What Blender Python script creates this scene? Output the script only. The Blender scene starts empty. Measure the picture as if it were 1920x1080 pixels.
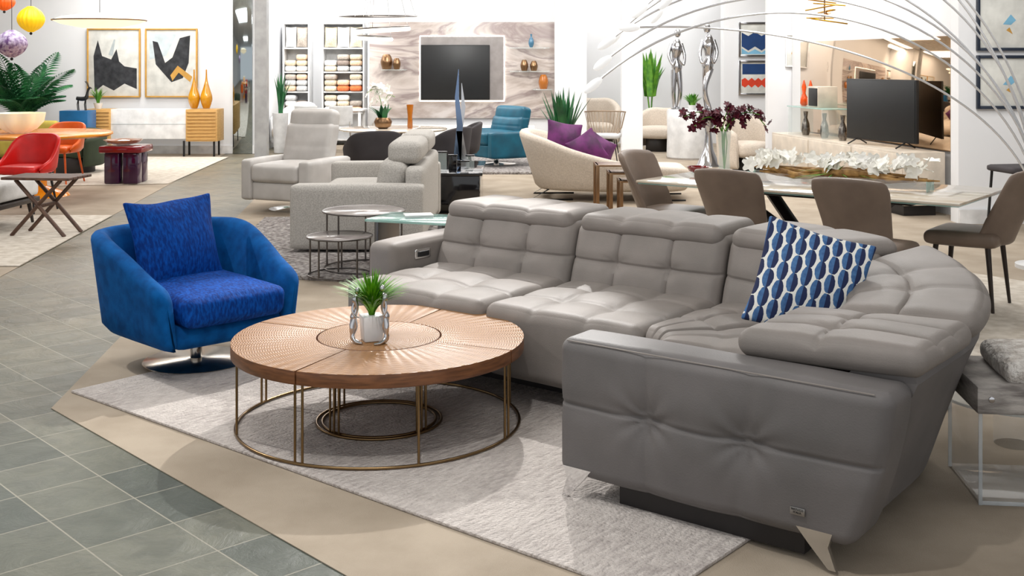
import bpy, bmesh, math, random
from mathutils import Vector, Matrix, noise, Euler
from math import sin, cos, pi, radians, exp, sqrt, atan2
random.seed(7)
SC=bpy.context.scene
# surveyed camera: height 1.6 m, level, focal 2150 px on a 1920 px wide frame, horizon at row 116
F=2150.0; H=1.6; HY=116.0
def G(px,py,z=0.0):
    Y=(H-z)*F/(py-HY); return ((px-960)/F*Y, Y)
def XZ(px,py,Y): return ((px-960)/F*Y, Y, H-(py-HY)/F*Y)
# ---------------------------------------------------------------- materials
def lin(c):
    o=[]
    for v in c[:3]:
        v=v/255.0
        o.append(v/12.92 if v<=.04045 else ((v+.055)/1.055)**2.4)
    return (o[0],o[1],o[2],1)
MATS={}
def newmat(n):
    m=bpy.data.materials.new(n); m.use_nodes=True
    nt=m.node_tree; return m,nt,nt.nodes['Principled BSDF']
def mapping(nt,st=(1,1,1),rz=0):
    tc=nt.nodes.new('ShaderNodeTexCoord'); mp=nt.nodes.new('ShaderNodeMapping')
    mp.inputs['Scale'].default_value=st; mp.inputs['Rotation'].default_value=(0,0,rz)
    nt.links.new(tc.outputs['Object'],mp.inputs['Vector']); return mp.outputs['Vector']
def mat(n,c,r=.5,m=0,c2=None,sc=6,bump=0,bsc=60,st=(1,1,1),emi=0,tr=0,sheen=0,coat=0,det=4,ior=1.45,bd=.01,lo=.35,hi=.65,alpha=1,spec=.5):
    if n in MATS: return MATS[n]
    M,nt,b=newmat(n); MATS[n]=M
    b.inputs['Base Color'].default_value=lin(c); b.inputs['Roughness'].default_value=r; b.inputs['Metallic'].default_value=m
    b.inputs['IOR'].default_value=ior; b.inputs['Alpha'].default_value=alpha; b.inputs['Specular IOR Level'].default_value=spec
    if tr: b.inputs['Transmission Weight'].default_value=tr
    if sheen: b.inputs['Sheen Weight'].default_value=sheen; b.inputs['Sheen Tint'].default_value=lin(c2 or c)
    if coat: b.inputs['Coat Weight'].default_value=coat; b.inputs['Coat Roughness'].default_value=.08
    if emi: b.inputs['Emission Color'].default_value=lin(c); b.inputs['Emission Strength'].default_value=emi
    v=None
    if c2 is None and not tr and not m: c2=tuple(x*.9 for x in c)
    if c2:
        v=mapping(nt,st)
        t=nt.nodes.new('ShaderNodeTexNoise'); t.inputs['Scale'].default_value=sc; t.inputs['Detail'].default_value=det
        nt.links.new(v,t.inputs['Vector'])
        cr=nt.nodes.new('ShaderNodeValToRGB'); cr.color_ramp.elements[0].position=lo; cr.color_ramp.elements[1].position=hi
        cr.color_ramp.elements[0].color=lin(c); cr.color_ramp.elements[1].color=lin(c2)
        nt.links.new(t.outputs['Fac'],cr.inputs['Fac']); nt.links.new(cr.outputs['Color'],b.inputs['Base Color'])
    if bump:
        if v is None: v=mapping(nt,st)
        t=nt.nodes.new('ShaderNodeTexNoise'); t.inputs['Scale'].default_value=bsc; t.inputs['Detail'].default_value=3
        nt.links.new(v,t.inputs['Vector'])
        bp=nt.nodes.new('ShaderNodeBump'); bp.inputs['Strength'].default_value=bump; bp.inputs['Distance'].default_value=bd
        nt.links.new(t.outputs['Fac'],bp.inputs['Height']); nt.links.new(bp.outputs['Normal'],b.inputs['Normal'])
    return M
def mth(nt,op,a,b=None):
    n=nt.nodes.new('ShaderNodeMath'); n.operation=op
    for i,x in enumerate((a,b)):
        if x is None: continue
        if isinstance(x,(int,float)): n.inputs[i].default_value=x
        else: nt.links.new(x,n.inputs[i])
    return n.outputs[0]
def mixc(nt,f,a,b):
    n=nt.nodes.new('ShaderNodeMix'); n.data_type='RGBA'
    if isinstance(f,(int,float)): n.inputs[0].default_value=f
    else: nt.links.new(f,n.inputs[0])
    for i,x in ((6,a),(7,b)):
        if isinstance(x,tuple): n.inputs[i].default_value=lin(x)
        else: nt.links.new(x,n.inputs[i])
    return n.outputs[2]
def sep(nt,v):
    s=nt.nodes.new('ShaderNodeSeparateXYZ'); nt.links.new(v,s.inputs[0]); return s.outputs
def slate():
    M,nt,b=newmat('slate_tiles'); v=mapping(nt,(1,1,1),radians(47))
    br=nt.nodes.new('ShaderNodeTexBrick'); br.offset=0; br.inputs['Scale'].default_value=1
    br.inputs['Brick Width'].default_value=.31; br.inputs['Row Height'].default_value=.31; br.inputs['Bias'].default_value=-.1
    br.inputs['Mortar Size'].default_value=.0032; br.inputs['Mortar Smooth'].default_value=.1
    br.inputs['Color1'].default_value=lin((74,81,73)); br.inputs['Color2'].default_value=lin((114,114,100)); br.inputs['Mortar'].default_value=lin((90,90,90))
    nt.links.new(v,br.inputs['Vector'])
    no=nt.nodes.new('ShaderNodeTexNoise'); no.inputs['Scale'].default_value=1.1; no.inputs['Detail'].default_value=6; nt.links.new(v,no.inputs['Vector'])
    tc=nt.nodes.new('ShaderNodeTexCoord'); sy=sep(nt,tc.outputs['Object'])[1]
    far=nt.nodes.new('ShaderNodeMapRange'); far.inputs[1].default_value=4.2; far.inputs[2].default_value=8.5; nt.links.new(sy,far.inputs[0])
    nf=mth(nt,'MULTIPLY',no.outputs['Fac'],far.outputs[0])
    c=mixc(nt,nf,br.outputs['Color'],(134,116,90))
    n2=nt.nodes.new('ShaderNodeTexNoise'); n2.inputs['Scale'].default_value=6; n2.inputs['Detail'].default_value=11; n2.inputs['Roughness'].default_value=.65; n2.inputs['Distortion'].default_value=.8; nt.links.new(v,n2.inputs['Vector'])
    mr=nt.nodes.new('ShaderNodeMapRange'); mr.inputs[1].default_value=.4; mr.inputs[2].default_value=.7; mr.inputs[4].default_value=.5; nt.links.new(n2.outputs['Fac'],mr.inputs[0])
    c=mixc(nt,mr.outputs[0],c,(56,62,56))
    c=mixc(nt,mth(nt,'MULTIPLY',br.outputs['Fac'],.75),c,(156,152,136))
    nt.links.new(c,b.inputs['Base Color']); b.inputs['Roughness'].default_value=.42; b.inputs['Specular IOR Level'].default_value=.35
    bp=nt.nodes.new('ShaderNodeBump'); bp.inputs['Strength'].default_value=.8; bp.inputs['Distance'].default_value=.012
    h=mth(nt,'SUBTRACT',n2.outputs['Fac'],mth(nt,'MULTIPLY',br.outputs['Fac'],.4)); nt.links.new(h,bp.inputs['Height']); nt.links.new(bp.outputs['Normal'],b.inputs['Normal'])
    return M
def rugmat():
    M,nt,b=newmat('silver_rug')
    def N(st,sc,d):
        t=nt.nodes.new('ShaderNodeTexNoise'); t.inputs['Scale'].default_value=sc; t.inputs['Detail'].default_value=d; nt.links.new(mapping(nt,st),t.inputs['Vector']); return t.outputs['Fac']
    a=N((18,5,1),3,8); c_=N((1,1,1),2.4,7); f=N((1,1,1),80,3)
    m1=nt.nodes.new('ShaderNodeMapRange'); m1.inputs[1].default_value=.32; m1.inputs[2].default_value=.68; nt.links.new(a,m1.inputs[0])
    m2=nt.nodes.new('ShaderNodeMapRange'); m2.inputs[1].default_value=.35; m2.inputs[2].default_value=.65; nt.links.new(c_,m2.inputs[0])
    c=mixc(nt,m1.outputs[0],(214,206,200),(162,153,149)); c=mixc(nt,mth(nt,'MULTIPLY',m2.outputs[0],.5),c,(224,216,209)); c=mixc(nt,mth(nt,'MULTIPLY',f,.42),c,(140,132,128))
    nt.links.new(c,b.inputs['Base Color']); b.inputs['Roughness'].default_value=.95
    bp=nt.nodes.new('ShaderNodeBump'); bp.inputs['Strength'].default_value=1; bp.inputs['Distance'].default_value=.012
    nt.links.new(mth(nt,'ADD',a,f),bp.inputs['Height']); nt.links.new(bp.outputs['Normal'],b.inputs['Normal']); return M
def tabletop_mat():
    M,nt,b=newmat('ribbed_walnut'); v=mapping(nt); s=sep(nt,v)
    r=mth(nt,'SQRT',mth(nt,'ADD',mth(nt,'MULTIPLY',s[0],s[0]),mth(nt,'MULTIPLY',s[1],s[1])))
    th=mth(nt,'ARCTAN2',s[1],s[0])
    h=mth(nt,'SINE',mth(nt,'ADD',mth(nt,'MULTIPLY',r,560),mth(nt,'MULTIPLY',mth(nt,'SINE',mth(nt,'MULTIPLY',th,64)),2.0)))
    no=nt.nodes.new('ShaderNodeTexNoise'); no.inputs['Scale'].default_value=14; no.inputs['Detail'].default_value=5
    v2=mapping(nt,(1,9,1)); nt.links.new(v2,no.inputs['Vector'])
    c=mixc(nt,no.outputs['Fac'],(148,102,58),(188,140,88))
    ray=mth(nt,'ADD',mth(nt,'MULTIPLY',mth(nt,'SINE',mth(nt,'MULTIPLY',th,64)),.5),.5)
    c=mixc(nt,mth(nt,'MULTIPLY',ray,.18),c,(104,68,38))
    c=mixc(nt,mth(nt,'MULTIPLY',mth(nt,'ADD',h,1),.28),c,(88,56,32))
    nt.links.new(c,b.inputs['Base Color']); b.inputs['Roughness'].default_value=.4
    bp=nt.nodes.new('ShaderNodeBump'); bp.inputs['Strength'].default_value=.5; bp.inputs['Distance'].default_value=.002
    nt.links.new(h,bp.inputs['Height']); nt.links.new(bp.outputs['Normal'],b.inputs['Normal']); return M
def leafpat():
    M,nt,b=newmat('blue_leaf_print'); v=mapping(nt); s=sep(nt,v)
    no=nt.nodes.new('ShaderNodeTexNoise'); no.inputs['Scale'].default_value=60; no.inputs['Detail'].default_value=4; nt.links.new(v,no.inputs['Vector'])
    u=mth(nt,'MULTIPLY',s[0],21); col=mth(nt,'FLOOR',u)
    w=mth(nt,'ADD',mth(nt,'MULTIPLY',s[2],12.5),mth(nt,'MULTIPLY',col,.5))
    fu=mth(nt,'SUBTRACT',mth(nt,'FRACT',u),.5); fv=mth(nt,'SUBTRACT',mth(nt,'FRACT',w),.5)
    au=mth(nt,'DIVIDE',mth(nt,'ABSOLUTE',fu),.46); av=mth(nt,'DIVIDE',mth(nt,'ABSOLUTE',fv),.50)
    d=mth(nt,'ADD',mth(nt,'POWER',au,2.6),mth(nt,'POWER',av,1.5))
    d=mth(nt,'ADD',d,mth(nt,'MULTIPLY',mth(nt,'SUBTRACT',no.outputs['Fac'],.5),.6))
    ins=mth(nt,'LESS_THAN',d,1.0)
    half=mth(nt,'LESS_THAN',fu,0)
    lc=mixc(nt,half,(14,30,72),mixc(nt,no.outputs['Fac'],(10,44,100),(80,130,180)))
    c=mixc(nt,ins,(224,224,218),lc)
    nt.links.new(c,b.inputs['Base Color']); b.inputs['Roughness'].default_value=.8; return M
def onyx():
    M,nt,b=newmat('banded_onyx'); v=mapping(nt,(.3,1,1.2))
    t=nt.nodes.new('ShaderNodeTexNoise'); t.inputs['Scale'].default_value=1.1; t.inputs['Detail'].default_value=6; t.inputs['Distortion'].default_value=1.6; t.inputs['Roughness'].default_value=.55
    nt.links.new(v,t.inputs['Vector'])
    cr=nt.nodes.new('ShaderNodeValToRGB'); e=cr.color_ramp.elements
    e[0].position=.3; e[0].color=lin((146,126,116)); e[1].position=.7; e[1].color=lin((212,204,200))
    for p,c in ((.4,(192,182,176)),(.46,(148,134,132)),(.52,(208,198,192)),(.6,(172,158,150))):
        k=e.new(p); k.color=lin(c)
    nt.links.new(t.outputs['Fac'],cr.inputs['Fac']); nt.links.new(cr.outputs['Color'],b.inputs['Base Color']); b.inputs['Roughness'].default_value=.3
    return M
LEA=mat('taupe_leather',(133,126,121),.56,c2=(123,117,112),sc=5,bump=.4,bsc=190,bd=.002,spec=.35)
LEA_SHADE=mat('shaded_taupe_leather',(107,103,102),.54,c2=(98,95,94),sc=4,bump=.4,bsc=190,bd=.002,spec=.35)  # same sofa leather, darkened to put the near arm's shade into its colour
THR=mat('pale_thread',(150,142,136),.7)
DARK=mat('dark_base',(38,34,33),.5)
CHR=mat('polished_chrome',(215,215,215),.08,1)
DCHR=mat('brushed_chrome',(176,166,154),.2,1)
BRS=mat('antique_brass',(132,108,76),.28,1)
WALN=mat('walnut_edge',(124,80,50),.4,c2=(90,56,34),sc=10,st=(1,1,8))
TTOP=tabletop_mat()
VEL=mat('blue_velvet',(4,84,150),.85,c2=(0,64,122),sc=14,st=(1,1,1),sheen=.1,bump=.2,bsc=150,bd=.003,spec=.15,det=10)
VEL2=mat('crushed_blue_velvet',(0,46,116),.75,c2=(6,92,190),sc=44,st=(1.8,1,.6),det=12,bump=.5,bsc=50,bd=.006,lo=.40,hi=.86,spec=.15)
WALL=mat('white_paint',(228,229,231),.7,c2=(223,224,226),sc=.6)
CEIL=mat('ceiling_paint',(230,230,230),.8)
WHT=mat('white_lacquer',(232,232,232),.3)
CREAM=mat('cream_boucle',(212,200,186),.9,c2=(196,184,170),sc=60,bump=.6,bsc=120,bd=.006)
FAB=mat('stone_fabric',(188,184,178),.9,c2=(160,156,150),sc=110,bump=.5,bsc=240,bd=.003)
GLEA=mat('pale_grey_leather',(194,190,186),.45,c2=(180,176,172),sc=5,bump=.2,bsc=200,bd=.002)
BLK=mat('black_gloss',(10,10,14),.08,coat=.6)
BLKM=mat('black_matt',(22,22,24),.5)
SCR=mat('tv_screen',(26,28,30),.4)
CHAR=mat('charcoal_felt',(62,58,60),.85)
TEAL=mat('teal_leather',(0,90,114),.42,c2=(0,72,94),sc=5)
PUR=mat('purple_velvet',(96,18,92),.6,c2=(60,8,60),sc=8,sheen=.2)
BRZ=mat('bronze_metal',(140,110,82),.3,1)
TAN=mat('taupe_chair_leather',(126,109,96),.45,c2=(114,98,86),sc=6,bump=.15,bsc=200,bd=.002)
DWOOD=mat('dark_wood',(52,40,34),.4,c2=(36,28,24),sc=14,st=(6,6,1))
MARB=mat('white_marble_gloss',(226,220,208),.1,c2=(200,184,160),sc=2,st=(1,3,1),det=8,coat=.5)
GLS=mat('clear_glass',(225,240,238),.04,c2=(225,240,238),alpha=.2,coat=.5)
GGL=mat('green_edge_glass',(150,205,198),.05,c2=(170,220,212),alpha=.55,coat=.5)
ACR=mat('clear_acrylic',(235,238,240),.04,c2=(235,238,240),alpha=.14,coat=.5)
ACE=mat('acrylic_edge',(225,232,236),.1,alpha=.4)
GREEN=mat('leaf_green',(60,120,40),.5,c2=(110,165,50),sc=9)
DGRN=mat('dark_leaf',(24,78,48),.5,c2=(44,110,60),sc=6)
GRASS=mat('grass_green',(112,172,24),.5,c2=(50,116,20),sc=20)
ORCH=mat('white_petals',(250,249,244),.5,c2=(244,242,232))
WOODC=mat('driftwood',(184,144,84),.7,c2=(124,90,50),sc=20,bump=.5,bsc=40)
OAK=mat('light_oak',(206,164,100),.45,c2=(186,142,80),sc=8,st=(1,1,10))
GOLD=mat('gold_ceramic',(206,146,20),.2,c2=(180,118,8),coat=.5)
RED=mat('red_shell',(214,24,20),.35)
ORG=mat('orange_shell',(226,96,20),.35)
ORT=mat('orange_wood',(242,158,36),.25,c2=(232,136,24),coat=.4)
OLV=mat('dark_green_velvet',(50,62,44),.8)
BLUEC=mat('blue_lacquer',(20,92,142),.3)
RUG=rugmat()
SHAG=mat('grey_shag',(192,186,182),1,c2=(110,102,100),sc=26,bump=1,bsc=45,bd=.05,det=8)
IVR=mat('ivory_rug',(210,202,190),.95,c2=(186,176,162),sc=12,bump=.4,bsc=90)
CARP=mat('beige_carpet',(168,155,138),.95,c2=(152,139,122),sc=3,bump=.5,bsc=220,bd=.004)
FUR=mat('white_fur',(240,236,230),1,c2=(196,188,180),sc=24,bump=1,bsc=60,bd=.02)
CONC=mat('grey_wash_wood',(196,190,184),.8,c2=(122,116,112),sc=7,st=(1,1,5),bump=.3,det=9)
SLV=mat('mirror_silver',(200,200,203),.14,1)
TAGM=mat('tag_metal',(150,148,146),.35,.9)
BMIR=mat('bronze_mirror',(204,178,150),.03,1)
GMIR=mat('grey_mirror',(170,180,184),.05,1)
AMB=mat('amber_glass',(190,110,20),.08,alpha=.75,coat=.6)
PURG=mat('violet_glass',(60,10,60),.08,alpha=.85,coat=.5)
ONX=onyx(); LEAF=leafpat(); SLATE=slate()
WRM=mat('lamp_white_glow',(255,248,234),.5,emi=2.2)
LED=mat('led_strip',(255,250,240),.5,emi=4)
LBR=mat('burgundy_petals',(104,16,40),.5,c2=(60,8,28),sc=40)
# ---------------------------------------------------------------- object helpers
def link(o): SC.collection.objects.link(o); return o
def fin(name,par,me,m,loc=(0,0,0),rot=(0,0,0),smooth=True,sharp=35):
    if m: me.materials.append(m)
    if smooth:
        for p in me.polygons: p.use_smooth=True
        try: me.set_sharp_from_angle(angle=radians(sharp))
        except Exception: pass
    o=bpy.data.objects.new(name,me); link(o); o.location=loc; o.rotation_euler=[radians(a) for a in rot]
    if par is not None: o.parent=par
    return o
def mesh(name,par,V,Fc,m,loc=(0,0,0),rot=(0,0,0),smooth=True,sharp=35):
    me=bpy.data.meshes.new(name); me.from_pydata([tuple(v) for v in V],[],Fc); me.validate()
    bm=bmesh.new(); bm.from_mesh(me); bmesh.ops.recalc_face_normals(bm,faces=bm.faces); bm.to_mesh(me); bm.free()
    return fin(name,par,me,m,loc,rot,smooth,sharp)
def tag(o,label,cat,group=None):
    o['label']=label; o['category']=cat
    if group: o['group']=group
    return o
def stuff(o): o['kind']='stuff'; return o
def thing(name,label,cat,x,y,z=0,rot=0,group=None):
    e=bpy.data.objects.new(name,None); e.empty_display_size=.1; link(e); e.location=(x,y,z); e.rotation_euler=(0,0,radians(rot))
    return tag(e,label,cat,group)
def struct(o): o['kind']='structure'; return o
def dup(src,loc,rot=None,label=None):
    def rec(s,p):
        n=s.copy(); SC.collection.objects.link(n)
        if p is not None: n.parent=p; n.matrix_parent_inverse=s.matrix_parent_inverse.copy()
        for c in list(s.children): rec(c,n)
        return n
    n=rec(src,None); n.location=loc
    if rot is not None: n.rotation_euler=(src.rotation_euler[0],src.rotation_euler[1],radians(rot))
    if label: n['label']=label
    return n
def box(name,par,c,s,m,bev=.008,rot=(0,0,0),seg=2,tap=None):
    bm=bmesh.new(); bmesh.ops.create_cube(bm,size=1)
    for v in bm.verts:
        k=1
        if tap and v.co.z<0: k=tap
        v.co=Vector((v.co.x*s[0]*k,v.co.y*s[1]*k,v.co.z*s[2]))
    b=min(bev,min(s)*.45)
    if b>0: bmesh.ops.bevel(bm,geom=bm.edges[:],offset=b,segments=seg,profile=.5,affect='EDGES')
    me=bpy.data.meshes.new(name); bm.to_mesh(me); bm.free(); return fin(name,par,me,m,c,rot)
def prism(name,par,pts,z0,z1,m,bev=0,loc=(0,0,0),rot=(0,0,0)):
    bm=bmesh.new(); vs=[bm.verts.new((p[0],p[1],z0)) for p in pts]; f=bm.faces.new(vs)
    r=bmesh.ops.extrude_face_region(bm,geom=[f])
    for v in r['geom']:
        if isinstance(v,bmesh.types.BMVert): v.co.z=z1
    bmesh.ops.recalc_face_normals(bm,faces=bm.faces)
    if bev: 
        ed=[e for e in bm.edges if abs(e.verts[0].co.z-e.verts[1].co.z)<1e-6]
        bmesh.ops.bevel(bm,geom=ed,offset=bev,segments=2,profile=.5,affect='EDGES')
    me=bpy.data.meshes.new(name); bm.to_mesh(me); bm.free(); return fin(name,par,me,m,loc,rot)
def lathe(name,par,c,prof,m,n=32,rot=(0,0,0),sq=1,rib=0,nr=0):
    V=[];Fc=[]
    for r,z in prof:
        for i in range(n):
            a=2*pi*i/n; k=1+(rib*cos(nr*a) if rib else 0)
            V.append((r*k*cos(a),r*k*sin(a)*sq,z))
    for j in range(len(prof)-1):
        for i in range(n):
            Fc.append((j*n+i,j*n+(i+1)%n,(j+1)*n+(i+1)%n,(j+1)*n+i))
    if prof[0][0]>1e-4: Fc.append(tuple(range(n))[::-1])
    if prof[-1][0]>1e-4: Fc.append(tuple((len(prof)-1)*n+i for i in range(n)))
    return mesh(name,par,V,Fc,m,c,rot,sharp=50)
def cyl(name,par,c,r,h,m,n=32,r2=None,rot=(0,0,0)):
    r2=r if r2 is None else r2; b=min(.004,h*.2,r*.3)
    return lathe(name,par,c,[(r-b,0),(r,b),(r2,h-b),(max(r2-b,.0005),h)],m,n,rot)
def crom(P,k):
    P=[Vector(p) for p in P]; out=[]
    for i in range(len(P)-1):
        a=P[max(i-1,0)];b=P[i];c=P[i+1];d=P[min(i+2,len(P)-1)]
        for j in range(k):
            t=j/k; out.append(.5*((2*b)+(c-a)*t+(2*a-5*b+4*c-d)*t*t+(3*b-a-3*c+d)*t**3))
    out.append(P[-1]); return out
def tube(name,par,lines,r,m,n=8,sm=0,closed=False,loc=(0,0,0),rot=(0,0,0)):
    if not hasattr(lines[0][0],'__len__'): lines=[lines]
    V=[];Fc=[]
    for pts in lines:
        rs=r if hasattr(r,'__len__') else [r]*len(pts)
        P=[Vector(p) for p in pts]
        if sm:
            P2=crom(P,sm); R2=[]
            for i in range(len(P)-1):
                for j in range(sm):
                    t=j/sm; t=t*t*(3-2*t); R2.append(rs[i]*(1-t)+rs[i+1]*t)
            R2.append(rs[-1]); P=P2; rs=R2
        N=len(P); o=len(V); up=Vector((0,0,1)); nrm=None
        for i in range(N):
            if closed: t=(P[(i+1)%N]-P[i-1])
            else: t=P[min(i+1,N-1)]-P[max(i-1,0)]
            if t.length<1e-9: t=Vector((0,0,1))
            t.normalize()
            if nrm is None:
                nrm=t.cross(up)
                if nrm.length<.05: nrm=t.cross(Vector((1,0,0)))
                nrm.normalize()
            else:
                nrm=nrm-t*nrm.dot(t)
                if nrm.length<1e-6: nrm=t.orthogonal()
                nrm.normalize()
            b=t.cross(nrm)
            for k in range(n):
                a=2*pi*k/n; V.append(P[i]+(nrm*cos(a)+b*sin(a))*rs[i])
        M=N if closed else N-1
        for i in range(M):
            for k in range(n):
                i2=(i+1)%N; Fc.append((o+i*n+k,o+i*n+(k+1)%n,o+i2*n+(k+1)%n,o+i2*n+k))
        if not closed:
            Fc.append(tuple(o+k for k in range(n))[::-1]); Fc.append(tuple(o+(N-1)*n+k for k in range(n)))
    return mesh(name,par,V,Fc,m,loc,rot,sharp=60)
def ring(R,z,n=72,a0=0,a1=2*pi): return [(R*cos(a0+(a1-a0)*i/n),R*sin(a0+(a1-a0)*i/n),z) for i in range(n)]
def cush(name,par,c,s,m,r=.05,puff=(0,0,0),n=14,rot=(0,0,0),fn=None,nz=0):
    bm=bmesh.new(); bmesh.ops.create_cube(bm,size=2)
    bmesh.ops.subdivide_edges(bm,edges=bm.edges[:],cuts=n,use_grid_fill=True)
    h=Vector((s[0]/2,s[1]/2,s[2]/2)); r=min(r,min(h)*.99)
    for v in bm.verts:
        p=Vector([.55*x+.45*sin(x*pi/2) for x in v.co])
        q=Vector((p[0]*h[0],p[1]*h[1],p[2]*h[2]))
        inn=Vector([max(-(h[i]-r),min(h[i]-r,q[i])) for i in range(3)])
        d=q-inn
        if d.length>1e-7: q=inn+d.normalized()*r
        for i in range(3):
            if puff[i]:
                j,k=(i+1)%3,(i+2)%3
                q[i]+=p[i]*puff[i]*max(0,1-p[j]**2)*max(0,1-p[k]**2)
        if nz: q+=noise.noise_vector(Vector(c)+q*5)*nz
        if fn: q=fn(q,p)
        v.co=q
    me=bpy.data.meshes.new(name); bm.to_mesh(me); bm.free(); return fin(name,par,me,m,c,rot,sharp=80)
def gr(t,L,w): return max([exp(-((t-l)/w)**2) for l in L]+[0])
def pillow(name,par,c,w,h,t,m,rot=(0,0,0),n=16,nz=.006):
    def f(q,p):
        q.x*=1-.07*(1-p[2]**2)*p[0]**2; q.z*=1-.07*(1-p[0]**2)*p[2]**2; return q
    return cush(name,par,c,(w,.03,h),m,.014,(0,t/2,0),n,rot,f,nz)
def loft(name,par,rings,m,cap=True,loc=(0,0,0),rot=(0,0,0),sharp=60):
    n=len(rings[0]); V=[p for R in rings for p in R]; Fc=[]
    for i in range(len(rings)-1):
        for k in range(n): Fc.append((i*n+k,i*n+(k+1)%n,(i+1)*n+(k+1)%n,(i+1)*n+k))
    if cap: Fc.append(tuple(range(n))); Fc.append(tuple((len(rings)-1)*n+k for k in range(n)))
    return mesh(name,par,V,Fc,m,loc,rot,sharp=sharp)
def shell(name,par,path,tops,z0,th,flare,m,loc=(0,0,0),rot=(0,0,0),zc=None):
    P=crom([(p[0],p[1],0) for p in path],6); T=[v.x for v in crom([(t,0,0) for t in tops],6)]
    R=[];N=len(P)
    for i in range(N):
        t=(P[min(i+1,N-1)]-P[max(i-1,0)]).normalized(); o=Vector((t.y,-t.x,0))
        e=min(i,N-1-i); k=1 if e>2 else (.35,.75,.93)[e]
        zt=T[i]-(0 if e>2 else (.05,.02,.005)[e]); h=th/2*k
        prof=[(-h,z0+.03),(-h+.02,z0),(h-.03,z0),(h,z0+.04)]
        for f in (.25,.5,.75): prof.append((h,z0+.04+(zt-h-z0-.04)*f))
        for a in range(0,181,30): prof.append((h*cos(radians(a)),zt-h+h*sin(radians(a))))
        for f in (.75,.5,.25): prof.append((-h,z0+.03+(zt-h-z0-.03)*f))
        R.append([P[i]+o*(x+flare*(z-z0))+Vector((0,0,z)) for x,z in prof])
    return loft(name,par,R,m,True,loc,rot)
def blades(name,par,c,n,L,spread,w,m,droop=.3,stiff=False,up=1.0):
    V=[];Fc=[]
    for i in range(n):
        a=random.uniform(0,2*pi); l=L*random.uniform(.65,1.05); sp=spread*random.uniform(.1,1)
        d=Vector((cos(a),sin(a),0)); s=Vector((-sin(a),cos(a),0)); o=len(V); K=6
        b0=d*random.uniform(0,w*2)
        for k in range(K+1):
            t=k/K; p=b0+d*(sp*l*t**(1.2 if stiff else 1.7))+Vector((0,0,up*l*(t-droop*sp*t*t)))
            ww=w*(sin(pi*min(1,.25+t*.75))**.8)+.0006
            V+= [p-s*ww+d*ww*.3,p-Vector((0,0,ww*.3)),p+s*ww+d*ww*.3]
        for k in range(K):
            q=o+k*3; Fc+=[(q,q+1,q+4,q+3),(q+1,q+2,q+5,q+4)]
    return mesh(name,par,V,Fc,m,c)
def fronds(name,par,c,n,L,m,w=.03,lw=.22,droop=.7,upk=.9):
    V=[];Fc=[]
    for i in range(n):
        a=2*pi*i/n+random.uniform(-.3,.3); l=L*random.uniform(.75,1.1); d=Vector((cos(a),sin(a),0)); s=Vector((-sin(a),cos(a),0)); u=random.uniform(.6,1.3)*upk; ho=random.uniform(.45,1)
        def P(t): return d*l*t*.8*ho+Vector((0,0,l*(u*t-droop*t*t)))
        K=20
        for k in range(2,K+1):
            t=k/K; p=P(t); tg=(P(min(1,t+.05))-P(t-.05)).normalized(); ll=lw*l*sin(pi*(.12+.85*t))**.7
            for sd in (-1,1):
                e=p+(s*sd*.9+tg*.7).normalized()*ll-Vector((0,0,ll*.3)); mid=(p+e)/2+Vector((0,0,ll*.08)); o=len(V)
                V+=[p-tg*w*.2,mid-tg*w,e,mid+tg*w]; Fc.append((o,o+1,o+2,o+3))
        o=len(V)
        for k in range(K+1):
            p=P(k/K); V+=[p-s*.006,p+s*.006]
        for k in range(K): q=o+2*k; Fc.append((q,q+1,q+3,q+2))
    return mesh(name,par,V,Fc,m,c,smooth=False)
def petals(name,par,centers,R,m,n=5):
    V=[];Fc=[]
    for c in centers:
        c=Vector(c); ax=Vector((random.uniform(-1,1),random.uniform(-1,.1),random.uniform(.1,1))).normalized()
        a1=ax.orthogonal().normalized(); a2=ax.cross(a1); r=R*random.uniform(.75,1.15)
        for k in range(n):
            a=2*pi*k/n; d=a1*cos(a)+a2*sin(a); s=ax.cross(d); o=len(V)
            V+=[c,c+d*r*.5+s*r*.38+ax*r*.12,c+d*r*.95+s*r*.22+ax*r*.2,c+d*r*1.05+ax*r*.12,c+d*r*.95-s*r*.22+ax*r*.2,c+d*r*.5-s*r*.38+ax*r*.12]
            Fc.append(tuple(range(o,o+6)))
    return stuff(mesh(name,par,V,Fc,m,smooth=False))
def sphere(name,par,c,r,m,sz=1,n=20):
    pr=[(max(r*sin(pi*i/12),.0002),-r*sz*cos(pi*i/12)) for i in range(13)]; return lathe(name,par,c,pr,m,n)
# ---------------------------------------------------------------- camera, world, colour
cd=bpy.data.cameras.new('camera'); cam=bpy.data.objects.new('camera',cd); link(cam)
cam.location=(0,0,H); cam.rotation_euler=(pi/2,0,0); cd.sensor_width=36; cd.lens=F/1920*36; cd.shift_y=-(540-HY)/1920; cd.clip_end=200
SC.camera=cam
SC.view_settings.view_transform='Standard'
w=bpy.data.worlds.new('world'); SC.world=w; w.use_nodes=True
w.node_tree.nodes['Background'].inputs[0].default_value=(.97,.985,1,1); w.node_tree.nodes['Background'].inputs[1].default_value=.85
def area(x,y,z,sx,sy,e,rx=0,ry=0,col=(1,.99,.975)):
    l=bpy.data.lights.new('ceiling_and_fill_light','AREA'); l.shape='RECTANGLE'; l.size=sx; l.size_y=sy; l.energy=e; l.color=col
    o=bpy.data.objects.new('ceiling_and_fill_light',l); link(o); o.location=(x,y,z); o.rotation_euler=(radians(rx),radians(ry),0); return o
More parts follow.
